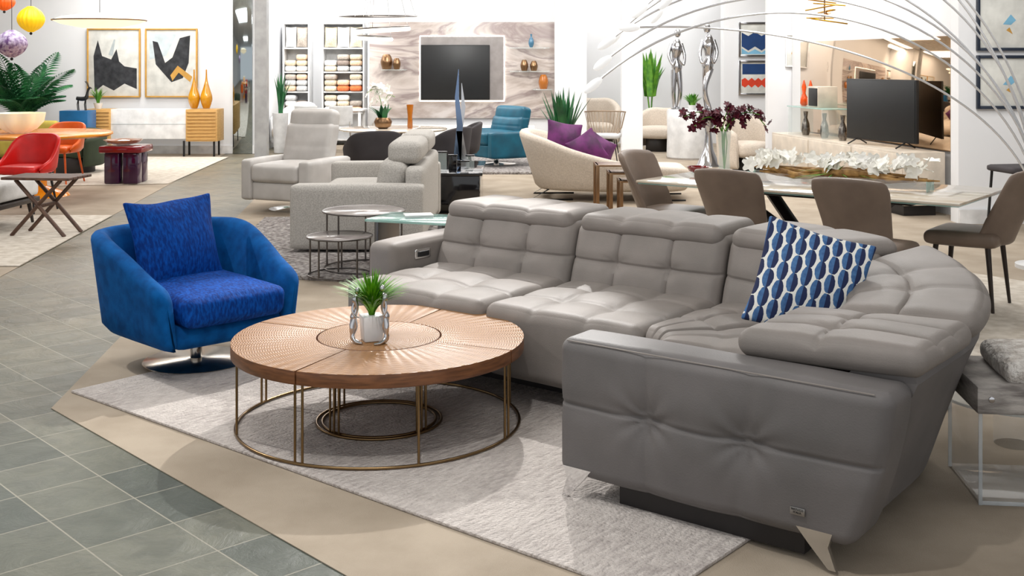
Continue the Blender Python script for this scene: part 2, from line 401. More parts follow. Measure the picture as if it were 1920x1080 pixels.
def spot(x,y,z,tx,ty,tz,e,ang=60,r=.05,bl=.5):
    l=bpy.data.lights.new('ceiling_and_fill_spot','SPOT'); l.energy=e; l.spot_size=radians(ang); l.spot_blend=bl; l.shadow_soft_size=r; l.color=(1,.98,.95)
    o=bpy.data.objects.new('ceiling_and_fill_spot',l); link(o); o.location=(x,y,z)
    o.rotation_euler=(Vector((tx,ty,tz))-Vector((x,y,z))).to_track_quat('-Z','Y').to_euler()
for (x,y) in ((-6,8),(-6,15),(-1,8.5),(-1,13),(-1,17.5),(3.2,9),(2.8,13.5),(3,18),(-6,18.5)):
    area(x,y,3.72,2.2,2.2,92 if y<10 else 126)
area(-1.5,3.5,3.72,1.6,1.6,50); area(2.4,4.2,3.72,1.5,1.5,20)
area(-1,20.0,3.72,6,.6,45); area(-3.6,21.2,3.72,1.6,.8,75); area(2.4,21.8,3.72,3,.8,75)  # middle area is fill added to lift the dim shelf recess
spot(-3.4,19.6,3.6,-3.4,22.2,1.4,240,75,.2)  # added fill aimed at the shelf fronts to brighten them
spot(.1,9.0,3.6,-.75,4.6,.1,900,31,.035,.3)
spot(-4.5,7,3.6,-1.6,6,.4,320,50,.05)
spot(2.5,9.5,3.6,1.0,5,.4,120,50,.08)
spot(-.3,2.6,3.6,-.2,4.8,.2,130,70,.05)
spot(-3.6,15,3.6,-6.0,20,1.5,280,80,.2); spot(-.8,15.5,3.6,-.8,20.6,1.4,260,80,.2); spot(3.8,14,3.6,4.6,20,1.6,240,70,.2); spot(3.6,7,3.6,5.4,11.4,1.5,260,70,.2)
# ---------------------------------------------------------------- room shell
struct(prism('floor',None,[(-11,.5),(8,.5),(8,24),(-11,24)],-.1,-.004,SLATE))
c1=struct(prism('floor',None,[(-2.13,5.3),(2.0,.88),(8,.88),(8,23.9),(-4.15,23.9)],-.003,0,CARP)); c1.name='floor_carpet'
c2=struct(prism('floor',None,[(-3.3,3.6),(-5.0,20),(-11,20),(-11,3.6)],-.003,0,CARP)); c2.name='floor_carpet_aisle'
def wall(name,x0,y0,x1,y1,th,m=WALL,z0=0,z1=3.8):
    v=Vector((x1-x0,y1-y0,0)); L=v.length; a=atan2(v.y,v.x)
    o=box(name,None,((x0+x1)/2,(y0+y1)/2,(z0+z1)/2),(L,th,z1-z0),m,0); o.rotation_euler=(0,0,a); return struct(o)
wall('wall_back',-11,20.1,-4.45,20.1,.2)
wall('wall_recess',-4.6,22.6,8,22.6,.2)
wall('wall_left',-11.1,.5,-11.1,20.2,.2)
wall('wall_passage',-4.55,20.2,-4.55,22.5,.15)
wall('wall_media',-2.62,20.95,1.32,20.95,.3)
wall('wall_gallery',3.72,20.3,5.4,20.3,.3)
wall('wall_mirror_side',4.72,11.6,3.95,15.9,.14)
wall('wall_end',3.55,16.0,4.0,16.0,.14)
wall('wall_right_front',4.42,11.45,8,11.45,.2)
wall('wall_right',8.1,.5,8.1,22.5,.2)
struct(box('ceiling',None,(-1.5,12.2,3.9),(19.6,23.6,.15),CEIL,0))
for nm,px0,px1,Y in (('wall_pillar_a',1166,1205,19.6),('wall_pillar_b',1040,1100,20.6)):
    x0=XZ(px0,0,Y)[0]; x1=XZ(px1,0,Y)[0]; wall(nm,x0,Y+.1,x1,Y+.1,.22)
x0=XZ(477,0,19)[0]; wall('wall_column',x0,19.1,x0+.2,19.1,.2,mat('column_grey',(160,160,160),.4))
for nm,a in (('baseboard_back',(-10.9,19.985,-4.5,19.985)),('baseboard_right',(4.42,11.33,7.9,11.33)),('baseboard_gallery',(3.72,20.13,5.4,20.13))):
    wall(nm,*a,.025,WHT,0,.14)
# ---------------------------------------------------------------- rugs
def rugp(label,pts,m,h=.012,rot=0):
    cx=sum(p[0] for p in pts)/len(pts); cy=sum(p[1] for p in pts)/len(pts)
    a=radians(-rot); q=[((p[0]-cx)*cos(a)-(p[1]-cy)*sin(a),(p[0]-cx)*sin(a)+(p[1]-cy)*cos(a)) for p in pts]
    o=prism('rug',None,q,0,h,m,.003,(cx,cy,0.001),(0,0,rot)); return tag(o,label,'rug')
A=Vector((-2.13,5.54)); U=Vector((.766,-.643)); Vv=Vector((.643,.766))
rugp('silver grey textured rug beneath the round coffee table',[A,A+U*3.34,A+U*3.34+Vv*2.5,A+Vv*2.5],RUG,.012,-40)
rugp('shaggy grey rug under the nesting metal side tables',[(-2.5,11.6),(-2.3,8.6),(-1.1,8.3),(-.6,9.0),(-.7,11.8)],SHAG,.03)
rugp('shaggy grey rug beneath the teal armchair',[(-.95,16.3),(.6,16.3),(.75,19.2),(-.95,19.2)],SHAG,.03)
rugp('ivory rug beneath the red lacquer side table',[(-6.6,14.6),(-4.5,15.0),(-4.75,19.2),(-7.2,19.2)],IVR,.01)
rugp('ivory rug beneath the folding wood side table',[(-5.9,9.0),(-3.85,8.95),(-4.15,11.9),(-6.2,11.9)],IVR,.01)
rugp('cream rug under the dining set',[(1.2,6.9),(3.1,5.4),(4.6,7.2),(2.5,9.9)],IVR,.008,-37)
# ---------------------------------------------------------------- sectional sofa
SF=thing('sectional_sofa','taupe grey tufted leather curved sectional sofa with chrome legs','sofa',.17,4.2,.013,-37.5)
CA,CB,RI=-.15,.70,.15; S=1.15
def warp(s,d,z):
    if s<=CA: return Vector((s,CB+RI+d,z))
    if s<CA+S:
        f=(s-CA)/S*pi/2; R=RI+d; return Vector((CA+R*sin(f),CB+R*cos(f),z))
    return Vector((CA+RI+d,CB-(s-CA-S),z))
SE=CA+S; mid=CA+S*.44
def tuft(u,v,gx,gy,dep,wu=.016,wv=.026):
    seam=max(gr(u,gx,wu),gr(v,gy,wv)); star=gr(u,gx,.13)*gr(v,gy,.2)
    soft=max(gr(u,gx,.10),gr(v,gy,.16))
    fold=0
    for a in gx:
        for b in gy:
            rr=sqrt((u-a)**2+((v-b)*.7)**2)
            if rr<.5: fold+=.13*sin(7*atan2((v-b)*.7,u-a)+a*9)*exp(-rr*10)*min(1,rr*14)
    return dep*(seam*.40+soft*.22+star*.55+fold)
def rise(s):
    t=(s-mid)/(SE-mid)
    return .025+.085*(1-min(1,max(0,t)))**1.2
def sofapart(name,s0,s1,d0,d1,z0,z1,m,r,puff,n,gx=(),gy=(),dep=.03,lean=0,face='z',tip=0,low=False):
    cs=(s0+s1)/2; cdp=(d0+d1)/2; cz=(z0+z1)/2
    def f(q,p):
        if face=='z' and p[2]>0: q.z-=tuft(p[0],p[1],gx,gy,dep)*min(1,p[2]*1.5)
        if face=='y' and p[1]<0: q.y+=tuft(p[0],p[2],gx,gy,dep)*(-p[1])
        q+=noise.noise_vector(Vector((q.x+cs,q.y,q.z))*3.5)*.004
        zz=q.z
        q.y+=lean*(zz+(z1-z0)/2)
        add=rise(cs+q.x)*(p[1]+1)/2 if low else tip*p[1]
        return warp(cs+q.x,cdp+q.y,cz+zz+add)
    return cush(name,SF,(0,0,0),(s1-s0,d1-d0,z1-z0),m,r,puff,n,(0,0,0),f)
seats=[(-1.95,-1.03),(-1.02,CA-.0),(CA+.01,mid-.005),(mid+.005,SE-.005),(SE+.005,SE+.47)]
for i,(a,b) in enumerate(seats):
    sofapart('seat_cushion',a,b,-.04 if i<2 else 0,.92,.10,.44,LEA,.055,(0,.012,.022),72 if i<3 else 40,gx=(-.34,.34) if i<2 else (0,),gy=(-.42,.15),dep=.028)
for i,(a,b) in enumerate(seats):
    low=i>=3
    sofapart('backrest',a,b,.64,.98,.36,(.745 if i<3 else .64 if i==3 else .56),LEA,.06,(0,.024,.0),72 if i<3 else 30,gx=(-.36,.36) if i<2 else (0,),gy=(.0,),dep=.038,lean=.34 if not low else .45,face='y')
for i,(a,b) in enumerate([(-1.94,-1.04),(-1.01,CA-.01),(CA+.01,mid-.01),(mid,SE-.01),(SE,SE+.53)]):
    if i<3: sofapart('headrest',a+.012,b-.012,.745,1.19,.675,.785,LEA,.053,(0,.008,.010),60,gx=(-.36,.36) if i<2 else (0,),gy=(),dep=.035,face='z',tip=.0)
    elif i==3: sofapart('headrest',a,b,.76,1.27,.575,.675,LEA,.048,(0,.012,.02),64,gx=(-.3,.3),gy=(-.1,),dep=.03,face='z',low=True)
    else: sofapart('headrest',a,b,.62,1.27,.565,.665,LEA,.048,(0,.012,.02),64,gx=(-.3,.35),gy=(-.1,),dep=.03,face='z',low=True)
def sweep(name,prof,sa,sb,m,smooth=True):
    V=[];Fc=[];ns=70;k=len(prof)
    for i in range(ns+1):
        s=sa+(sb-sa)*i/ns
        for d,z in prof: V.append(warp(s,d,z))
    for i in range(ns):
        for j in range(k): Fc.append((i*k+j,i*k+(j+1)%k,(i+1)*k+(j+1)%k,(i+1)*k+j))
    Fc+=[tuple(range(k)),tuple(ns*k+j for j in range(k))]
    return mesh(name,SF,V,Fc,m,smooth=smooth,sharp=30)
sweep('back_panel',[(.90,.08),(1.06,.08),(1.12,.26),(1.20,.48),(1.24,.57),(1.22,.61),(1.05,.61),(.95,.5)],-1.95,SE+.5,LEA_SHADE)
sweep('plinth',[(.22,.0),(.92,.0),(.92,.12),(.22,.12)],-1.85,SE+.63,DARK,False)
def armf(q,p):
    z=q.z+.33
    if p[1]<0:
        gx=(-.40,.24); dx=gr(p[0],gx,.012); dz=gr(p[2],(.05,),.022); star=gr(p[0],gx,.13)*gr(p[2],(.05,),.3); soft=max(gr(p[0],gx,.09),gr(p[2],(.05,),.18))
        rip=0
        for g in gx:
            an=atan2((p[2]-.05)*.4,(p[0]-g)); rr=sqrt((p[0]-g)**2+((p[2]-.05)*.4)**2); rip+=.010*sin(an*9)*exp(-rr*8)*min(1,rr*16)
        q.y+=(.010*max(dx,dz)+.009*soft+.030*star+rip)*(-p[1])
    q+=noise.noise_vector(q*5)*.003
    t=max(0,min(1,(.58-z)/.5))
    k=max(0,min(1,(q.x+.2)/.8))
    q.x-=k*(.03*t+.10*t*t)
    return q
cush('armrest',SF,(.61,.11,.328),(1.24,.21,.50),LEA_SHADE,.045,(0,.026,.008),92,(0,0,0),armf)
def arml(q,p):
    q+=noise.noise_vector(q*6)*.003; return q
cush('armrest',SF,(-2.05,1.64,.33),(.2,.92,.50),LEA,.045,(.01,.01,.008),24,(0,0,0),arml)
tube('seam_piping',SF,[(.03,.014,.570),(1.17,.014,.570)],.0022,THR,6)
cush('control_panel',SF,(-1.945,1.42,.50),(.015,.13,.055),CHR,.007,(0,0,0),6)
cush('control_button',SF,(-1.936,1.42,.50),(.01,.09,.03),BLKM,.004,(0,0,0),4)
def bladeleg(x,y,rz):
    return loft('leg',SF,[[(-.06,-.010,.115),(.06,-.010,.115),(.06,.010,.115),(-.06,.010,.115)],[(-.045,-.009,.07),(.02,-.009,.07),(.02,.009,.07),(-.045,.009,.07)],[(-.07,-.006,.0),(-.045,-.006,.0),(-.045,.006,.0),(-.07,.006,.0)]],CHR,loc=(x,y,0),rot=(0,0,rz))
bladeleg(.08,.012,0); bladeleg(.98,.012,180); bladeleg(-2.02,1.25,0); bladeleg(-2.02,2.0,90); bladeleg(.98,.9,90)
box('maker_tag',SF,(.93,-.008,.165),(.05,.004,.024),TAGM,.001,(0,0,0))
fc=bpy.data.curves.new('tag_lettering','FONT'); fc.body='NATUZZI\nITALIA'; fc.size=.0095; fc.align_x='CENTER'; fc.align_y='CENTER'; fc.extrude=.0004
fo=bpy.data.objects.new('lettering_source',fc); link(fo); bpy.context.view_layer.update()
tm=bpy.data.meshes.new_from_object(fo.evaluated_get(bpy.context.evaluated_depsgraph_get())); bpy.data.objects.remove(fo)
to=bpy.data.objects.new('tag_lettering',tm); link(to); tm.materials.clear(); tm.materials.append(BLKM); to.parent=SF; to.location=(.93,-.0108,.166); to.rotation_euler=(pi/2,0,0)
p=pillow('throw_pillow',None,(1.225,4.72,.69),.455,.46,.15,LEAF,(-24,15,-14),28); tag(p,'white throw pillow with blue leaf print on the leather sofa','pillow')
# ---------------------------------------------------------------- coffee table
CT=thing('coffee_table','round walnut coffee table with ribbed top and brass wire base','coffee table',-.587,5.07,.013)
TZ0,TZ1=.322,.378
for k in range(4):
    a0=radians(66+90*k+.35); a1=radians(66+90*k+89.65)
    pts=[(.64*cos(a0+(a1-a0)*i/28),.64*sin(a0+(a1-a0)*i/28)) for i in range(29)]+[(.275*cos(a1-(a1-a0)*i/16),.275*sin(a1-(a1-a0)*i/16)) for i in range(17)]
    o=prism('top_segment',CT,pts,TZ0,TZ1,WALN,.003); o.data.materials.append(TTOP)
    for pl in o.data.polygons:
        if pl.normal.z>.9: pl.material_index=1
o=lathe('center_disc',CT,(0,0,0),[(.26,TZ0),(.270,TZ0+.003),(.270,TZ1-.003),(.267,TZ1),(.0002,TZ1)],WALN,48); o.data.materials.append(TTOP)
for pl in o.data.polygons:
    if pl.normal.z>.9: pl.material_index=1
tube('base_ring',CT,ring(.62,.008),.0065,BRS,8,closed=True)
tube('inner_base_ring',CT,ring(.275,.008),.0065,BRS,8,closed=True)
tube('inner_base_ring',CT,ring(.25,.008),.0065,BRS,8,closed=True)
tube('top_rail',CT,ring(.60,TZ0-.006),.005,BRS,8,closed=True)
for k in range(4):
    for da in (-1.6,1.6,45): 
        a=radians(66+90*k+da); tube('leg',CT,[(.618*cos(a),.618*sin(a),.008),(.618*cos(a),.618*sin(a),TZ0)],.0055,BRS,8)
    for da in (-6,0,6):
        a=radians(50+90*k+da); tube('inner_leg',CT,[(.262*cos(a),.262*sin(a),.008),(.262*cos(a),.262*sin(a),TZ0)],.005,BRS,8)
tz=.014+TZ1
x,y,_=XZ(697,630,4.98)
PT=thing('potted_grass','grass plant in white square pot with silver figurines on the coffee table','plant',x,y,tz)
box('pot',PT,(0,0,.055),(.095,.095,.11),WHT,.006,(0,0,20),tap=.85)
blades('grass',PT,(0,0,.10),340,.22,.9,.0042,GRASS,.5)
def figure(par,x0,y0,sd,h=.2):
    tube('figurine_body',par,[(x0-sd*.012,y0-.03,0.006),(x0+sd*.012,y0-.01,.009),(x0+sd*.02,y0-.005,h*.12),(x0+sd*.008,y0,h*.28),(x0+sd*.016,y0,h*.45),(x0+sd*.002,y0,h*.6),(x0+sd*.010,y0,h*.78),(x0+sd*.002,y0,h*.85)],[.006,.009,.010,.012,.015,.010,.013,.006],SLV,10,sm=4)
    sphere('figurine_head',par,(x0-sd*.002,y0,h*.93),.012,SLV,1.4)
    tube('figurine_arm',par,[(x0+sd*.010,y0,h*.77),(x0+sd*.018,y0-.015,h*.62),(x0+sd*.010,y0-.020,h*.50),(x0-sd*.012,y0-.02,h*.46)],[.006,.005,.004,.003],SLV,8,sm=4)
    tube('figurine_leg',par,[(x0+sd*.014,y0,h*.45),(x0+sd*.020,y0-.016,h*.30),(x0+sd*.016,y0-.02,h*.12),(x0+sd*.0,y0-.04,.009),(x0-sd*.03,y0-.055,.006)],[.012,.011,.009,.007,.005],SLV,8,sm=4)
figure(PT,-.060,-.03,-1,.235); figure(PT,.052,-.045,1,.25)
# ---------------------------------------------------------------- blue swivel chair
BC=thing('swivel_chair','blue velvet barrel swivel armchair on a round chrome base','armchair',-1.68,6.1,.013,-137)
lathe('base_disc',BC,(0,0,0),[(.285,0),(.29,.004),(.285,.009),(.06,.014),(.045,.018)],DCHR,64)
cyl('pedestal',BC,(0,0,.015),.032,.19,CHR)
pth=[(-.345,.42),(-.355,.2),(-.365,-.0),(-.365,-.24),(-.30,-.37),(-.1,-.40),(.1,-.40),(.30,-.37),(.365,-.24),(.365,-.0),(.355,.2),(.345,.42)]
tps=[.48,.55,.63,.705,.715,.72,.72,.715,.705,.63,.55,.48]
shell('barrel_shell',BC,pth,tps,.175,.10,.13,VEL)
cush('seat_base',BC,(0,.02,.228),(.64,.76,.13),VEL,.05,(0,.01,0),14)
cush('seat_cushion',BC,(0,.09,.36),(.605,.76,.16),VEL2,.05,(0,.01,.025),22,nz=.008)
pillow('back_pillow',BC,(.03,-.18,.62),.56,.52,.20,VEL2,(18,0,8),20,.014)
BC.scale=(.95,.95,.97)
# ---------------------------------------------------------------- acrylic table right
AT=thing('acrylic_side_table','clear acrylic bench table with grey wood tray and white fur pad','side table',2.08,4.30,0,-6)
for sx in (-.37,.37):
    box('acrylic_panel',AT,(sx,0,.17),(.012,.40,.34),ACR,.002)
    for sy in (-.2,.2): box('acrylic_edge',AT,(sx,sy,.17),(.014,.008,.34),ACE,.002)
box('acrylic_floor_plate',AT,(0,0,.008),(.73,.40,.012),ACR,.002)
box('acrylic_edge',AT,(0,-.2,.008),(.73,.008,.014),ACE,.002)
box('wood_tray',AT,(0,0,.385),(.78,.46,.10),CONC,.01)
cush('fur_pad',AT,(.06,.02,.468),(.66,.40,.09),FUR,.04,(0,0,.02),24,nz=.014)
for sx in (-.34,-.2): cyl('tray_bolt',AT,(sx,-.228,.39),.011,.006,SLV,12,rot=(90,0,0))
AG=thing('glass_disc_table','low round glass side table with small silver hinge ornament','side table',2.10,4.80,0)
lathe('glass_top',AG,(0,0,.20),[(.30,0),(.305,.006),(.30,.012)],GLS,48); tube('glass_rim',AG,ring(.303,.206,48),.006,ACE,6,closed=True); cyl('glass_stem',AG,(0,0,0),.08,.20,ACR)
hg=thing('hinge_ornament','small white metal hinge ornament on glass disc','ornament',1.98,4.70,.213,-30)
box('hinge_plate',hg,(0,0,.006),(.10,.05,.012),WHT,.002); cyl('hinge_barrel',hg,(-.05,0,.018),.012,.1,SLV,12,rot=(0,90,0))
# ---------------------------------------------------------------- dining set
DT=thing('dining_table','extending dining table with glossy marble top and dark crossed base','dining table',2.1,7.95,.009,-37.5)
box('tabletop',DT,(0,0,.735),(2.25,1.05,.016),MARB,.003)
box('glass_edge',DT,(0,0,.722),(2.23,1.03,.010),GGL,.002)
box('under_frame',DT,(0,0,.695),(1.5,.5,.045),DARK,.004)
for sd in (-1,1):
    tube('crossed_leg',DT,[(-.5*sd,-.28,.0),(.12*sd,.05,.36),(.5*sd,.28,.69)],.045,DARK,6)
    tube('crossed_leg',DT,[(-.5*sd,.28,.0),(.12*sd,-.05,.36),(.5*sd,-.28,.69)],.045,DARK,6)
def dchair(x,y,rot,label,m=TAN):
    c=thing('dining_chair',label,'chair',x,y,.010,rot,'taupe leather dining chairs')
    cush('seat',c,(0,.02,.45),(.47,.46,.09),m,.04,(0,0,.015),14,fn=lambda q,p:Vector((q.x*(1+.06*p[1]),q.y,q.z)))
    def f(q,p):
        t=(p[2]+1)/2; q.x*=(.80+.24*t-.10*max(0,t-.85)*6*abs(p[0])); q.y+=.16*p[0]*p[0]*(.9-.5*t)-.16*t
        q.y-=.012*gr(p[2],(-.35,),.05)*(-p[1]); q.z-=.02*p[0]*p[0]*max(0,p[2]); return q
    cush('backrest',c,(0,-.22,.665),(.47,.055,.50),m,.026,(0,.012,0),20,fn=f)
    for sx in (-1,1):
        for sy in (-1,1):
            tube('leg',c,[(sx*.17,.02+sy*.16,.42),(sx*.20,.02+sy*.20,.0)],[.019,.011],DWOOD,8)
    return c
d1=dchair(1.55,7.54,-37.5,'taupe leather dining chair with its back to the sofa')
dup(d1,(2.16,6.97,.010),-37.5)
dup(d1,(1.2,8.62,.010),-127.5,'taupe leather dining chair at the head of the table')
dup(d1,(3.02,7.52,.010),52.5,'taupe leather dining chair with dark legs at the table end')
TZ=.753
CP=thing('orchid_centerpiece','driftwood centerpiece with white orchids in a glass trough on dining table','centerpiece',2.22,7.85,TZ,-34)
for sy in (-.09,.09): box('trough_side',CP,(0,sy,.035),(1.25,.005,.07),ACR,.001)
for sx in (-.622,.622): box('trough_end',CP,(sx,0,.035),(.005,.18,.07),GGL,.001)
L=[]
for i in range(12):
    x0=random.uniform(-.76,-.3); y0=random.uniform(-.08,.06); pts=[]
    for k in range(6): pts.append((x0+k*.2+random.uniform(-.03,.03),y0+random.uniform(-.05,.05),.05+random.uniform(0,.06)))
    L.append(pts)
tube('driftwood_branch',CP,L,[.006,.016,.022,.022,.016,.004],WOODC,7,sm=3)
petals('orchid_blooms',CP,[(x0+random.uniform(-.07,.07),random.uniform(-.07,.07),.12+random.uniform(0,.08)) for x0 in (-.55,-.45,-.34,-.12,-.02,.08,.20,.36,.46,.55) for i in range(9)],.055,ORCH)
stuff(blades('moss_leaves',CP,(0,0,.06),50,.12,4.0,.008,GRASS))
VS=thing('orchid_vase','glass vase with burgundy orchid sprays on the dining table','vase',1.62,8.75,TZ)
lathe('glass_vase',VS,(0,0,0),[(.045,0),(.05,.01),(.04,.15),(.055,.32),(.050,.32),(.036,.15),(.04,.015),(.0005,.012)],GLS,24)
st=[[(0,0,.02),(random.uniform(-.02,.02),0,.3),(r*.5,random.uniform(-.05,.05),.40+random.uniform(0,.1)),(r,random.uniform(-.1,.1),.36+random.uniform(-.05,.1))] for r in (-.32,-.25,-.16,-.08,.05,.15,.25,.33)]
tube('stems',VS,st,.004,GREEN,5,sm=4)
cs=[]
for s_ in st:
    for q in crom(s_,12)[18:]: cs.append((q.x+random.uniform(-.02,.02),q.y+random.uniform(-.03,.03),q.z+random.uniform(-.03,.04)))
petals('orchid_blooms',VS,cs,.032,LBR)
bw=lathe('glass_bowl',None,(1.42,8.75,TZ),[(.03,0),(.07,.015),(.085,.05),(.08,.05),(.06,.02),(.0005,.012)],mat('red_glass',(130,20,24),.1,coat=.5),24); tag(bw,'small red glass bowl beside the orchid vase','bowl')
# ---------------------------------------------------------------- recliners and sofas of the middle ground
def recliner(name,label,x,y,rot,m,w=.85,hb=1.04,ped=False,arm=.58,z=0):
    c=thing(name,label,'armchair',x,y,z,rot)
    if ped:
        lathe('base_disc',c,(0,0,0),[(.3,0),(.3,.01),(.04,.03)],CHR,40); cyl('pedestal',c,(0,0,.02),.04,.18,CHR)
    else: box('plinth',c,(0,0,.04),(w-.25,.6,.08),DARK,.01)
    z0=.13 if ped else .08
    cush('seat_base',c,(0,.05,z0+.1),(w-.26,.72,.2),m,.03,(0,.01,0),10)
    cush('seat_cushion',c,(0,.09,z0+.29),(w-.27,.72,.19),m,.05,(0,.01,.02),14)
    hbk=hb-.10-(z0+.36)
    def f(q,p):
        q.y-=.25*(q.z+hbk/2)+.02*gr(p[2],(-.1,),.04)*p[1]; return q
    cush('backrest',c,(0,-.22,z0+.34+hbk/2),(w-.26,.2,hbk),m,.06,(0,.025,.0),24,fn=f)
    cush('headrest',c,(0,-.24-.25*hbk,hb-.10),(w-.28,.18,.24),m,.06,(0,.015,.01),14,rot=(12,0,0))
    for sx in (-1,1): cush('armrest',c,(sx*(w/2-.07),.0,(arm+z0)/2),(.14,.86,arm-z0),m,.035,(.01,0,.01),12)
    return c
x,y=G(545,400); r1=recliner('recliner','pale grey leather power recliner with padded headrest',x,y+.35,157,GLEA,.86,1.05,True,.56)
def sofa2(x,y,rot):
    c=thing('loveseat','stone grey fabric sofa with adjustable headrests','sofa',x,y,0.031,rot)
    box('plinth',c,(0,-.02,.015),(2.0,.8,.03),DARK,.005)
    cush('seat_base',c,(0,0,.13),(2.1,.98,.22),FAB,.04,(0,0,0),10)
    for sx in (-.5,.5):
        cush('seat_cushion',c,(sx,.14,.32),(.93,.74,.17),FAB,.05,(0,0,.03),14)
        cush('back_cushion',c,(sx,-.26,.53),(.92,.24,.42),FAB,.08,(0,.03,.02),14,rot=(10,0,0))
        cush('headrest',c,(sx,-.37,.80),(.86,.28,.19),FAB,.06,(0,.01,.01),14,rot=(0,0,0))
    cush('back_panel',c,(0,-.46,.37),(2.1,.16,.64),FAB,.05,(0,0,0),10)
    for sx in (-1,1): cush('armrest',c,(sx*1.08,.0,.29),(.2,1.1,.53),FAB,.035,(.008,0,.008),14)
    return c
sofa2(-1.28,10.60,90)
recliner('lounge_chair','teal leather lounge armchair on a metal base',-.24,17.6,125,TEAL,1.05,.86,True,.52,.031)
GUN=mat('gunmetal',(110,106,104),.3,1)
def rtable(label,x,y,zt,R,top):
    t=thing('nesting_table',label,'side table',x,y,.032)
    lathe('top',t,(0,0,zt-.012),[(R-.004,0),(R,.004),(R,.008),(R-.004,.012),(.0005,.012)],top,48)
    tube('rim',t,ring(R,zt-.006,48),.007,GUN,8,closed=True)
    for k in range(5):
        a=2*pi*k/5+.4; tube('leg',t,[(R*.97*cos(a),R*.97*sin(a),0),(R*.97*cos(a),R*.97*sin(a),zt-.01)],.007,GUN,8)
    tube('foot_ring',t,ring(R*.97,.007,48),.006,GUN,8,closed=True)
gm=mat('grey_marble',(176,170,166),.15,c2=(130,122,120),sc=4,det=8)
rtable('tall round metal side table with grey marble top',-1.13,8.75,.44,.31,gm)
rtable('low round metal side table with grey marble top',-1.27,8.45,.29,.24,gm)
GT=thing('glass_side_table','glass topped side table with brushed metal panel legs','side table',-.66,8.05,0,-20)
box('glass_top',GT,(0,0,.50),(.62,.42,.018),GGL,.003)
box('glass_shelf',GT,(0,0,.25),(.5,.36,.012),GLS,.003)
for sx in (-.24,.24): box('leg_panel',GT,(sx,0,.245),(.03,.34,.48),GUN,.003)
bk=box('book',None,(-.66,8.08,.519),(.2,.14,.018),WHT,.002,(0,0,12)); tag(bk,'white brochure on the glass side table','book')
BCn=thing('console_table','glossy black lacquer console block','console table',-.62,12.75,0)
box('top',BCn,(0,0,.42),(.62,1.5,.03),BLK,.004); box('body',BCn,(0,0,.22),(.56,1.42,.37),BLK,.006); box('plinth',BCn,(0,0,.018),(.5,1.3,.036),BLKM,.003)
for (dx,dy,h,m_) in ((-.12,-.55,.20,GLS),(-.02,-.35,.15,BLK),(.12,-.5,.10,ACR),(.16,-.15,.13,GLS)):
    o=thing('glass_block','clear and black glass cube ornament on the black console','ornament',-.62+dx,12.75+dy,.436)
    box('block',o,(0,0,h/2),(.09,.09,h),m_,.006); box('cap',o,(0,0,h+.008),(.1,.1,.016),BLK,.003)
SP=thing('metal_sculpture','tall pair of pointed polished metal blades sculpture','sculpture',-.60,13.2,.436)
box('base',SP,(0,0,.02),(.2,.14,.04),BLK,.004)
for dx,h,tw,mm in ((-.03,1.08,.03,mat('blued_steel',(120,140,170),.15,1)),(.045,.92,-.05,SLV)):
    loft('blade',SP,[[(dx-.045,-.02,.04),(dx+.045,-.02,.04),(dx+.045,.02,.04),(dx-.045,.02,.04)],[(dx-.035+tw,-.02,h*.4),(dx+.035+tw,-.02,h*.4),(dx+.03+tw,.02,h*.4),(dx-.03+tw,.02,h*.4)],[(dx-.028,-.015,h*.7),(dx+.02,-.015,h*.7),(dx+.02,.01,h*.7),(dx-.02,.01,h*.7)],[(dx-.003+tw*.5,-.002,h),(dx+.003+tw*.5,-.002,h),(dx+.003+tw*.5,.002,h),(dx-.003+tw*.5,.002,h)]],mm)
def tub(x,y,rot,label,m,h=.82,w=.27,lm=DWOOD,grp='dining chairs around the round table',lowb=.58):
    c=thing('tub_chair',label,'chair',x,y,0,rot,grp)
    cush('seat',c,(0,.02,.45),(w*1.75,w*1.7,.09),m,.04,(0,0,.01),8)
    shell('backrest',c,[(-w,w*.7),(-w*1.05,0),(-w*.8,-w*.75),(0,-w),(w*.8,-w*.75),(w*1.05,0),(w,w*.7)],[lowb,lowb+.08,h-.03,h,h-.03,lowb+.08,lowb],.42,.045,.12,m)
    for sx in (-1,1):
        for sy in (-1,1): tube('leg',c,[(sx*.16,sy*.16,.42),(sx*.22,sy*.22,0)],[.016,.01],lm,8)
    return c
RT=thing('round_table','round dining table with pale marble top on a dark pedestal','dining table',-1.5,14.5,0)
lathe('tabletop',RT,(0,0,.735),[(.66,0),(.68,.01),(.68,.02),(.67,.025),(.0005,.025)],MARB,48); lathe('pedestal',RT,(0,0,0),[(.3,0),(.3,.02),(.06,.1),(.05,.6),(.15,.735)],DARK,32)
t1=tub(-1.62,13.3,20,'charcoal upholstered tub dining chair',CHAR)
dup(t1,(-.84,13.95,0),60); dup(t1,(-.72,14.9,0),95)
ov=thing('orchid_pot','white orchid in gold bowl on the round dining table','plant',-1.62,14.4,.76)
lathe('bowl',ov,(0,0,0),[(.05,0),(.1,.03),(.115,.09),(.09,.14),(.08,.14),(.0005,.1)],BRZ,24)
blades('leaves',ov,(0,0,.12),14,.22,.9,.03,DGRN); st=[[(0,0,.1),(-.03,0,.35),(-.1,0,.5),(-.2,0,.45)],[(0,0,.1),(.03,0,.3),(.06,0,.42),(.15,0,.4)]]
tube('stems',ov,st,.004,GREEN,5,sm=4); petals('orchid_blooms',ov,[(random.uniform(-.22,.12),random.uniform(-.04,.04),random.uniform(.3,.55)) for i in range(26)],.055,ORCH)
av=lathe('amber_vase',None,(-1.29,14.5,.76),[(.03,0),(.035,.02),(.03,.15),(.045,.30),(.035,.30),(.02,.15),(.0005,.02)],AMB,20); tag(av,'tall amber glass vase on the round dining table','vase')
cx_,cy_=1.12,13.6
CH=thing('chaise_lounge','cream boucle curved chaise lounge with black metal feet','chaise',cx_+.04,cy_,0,-4)
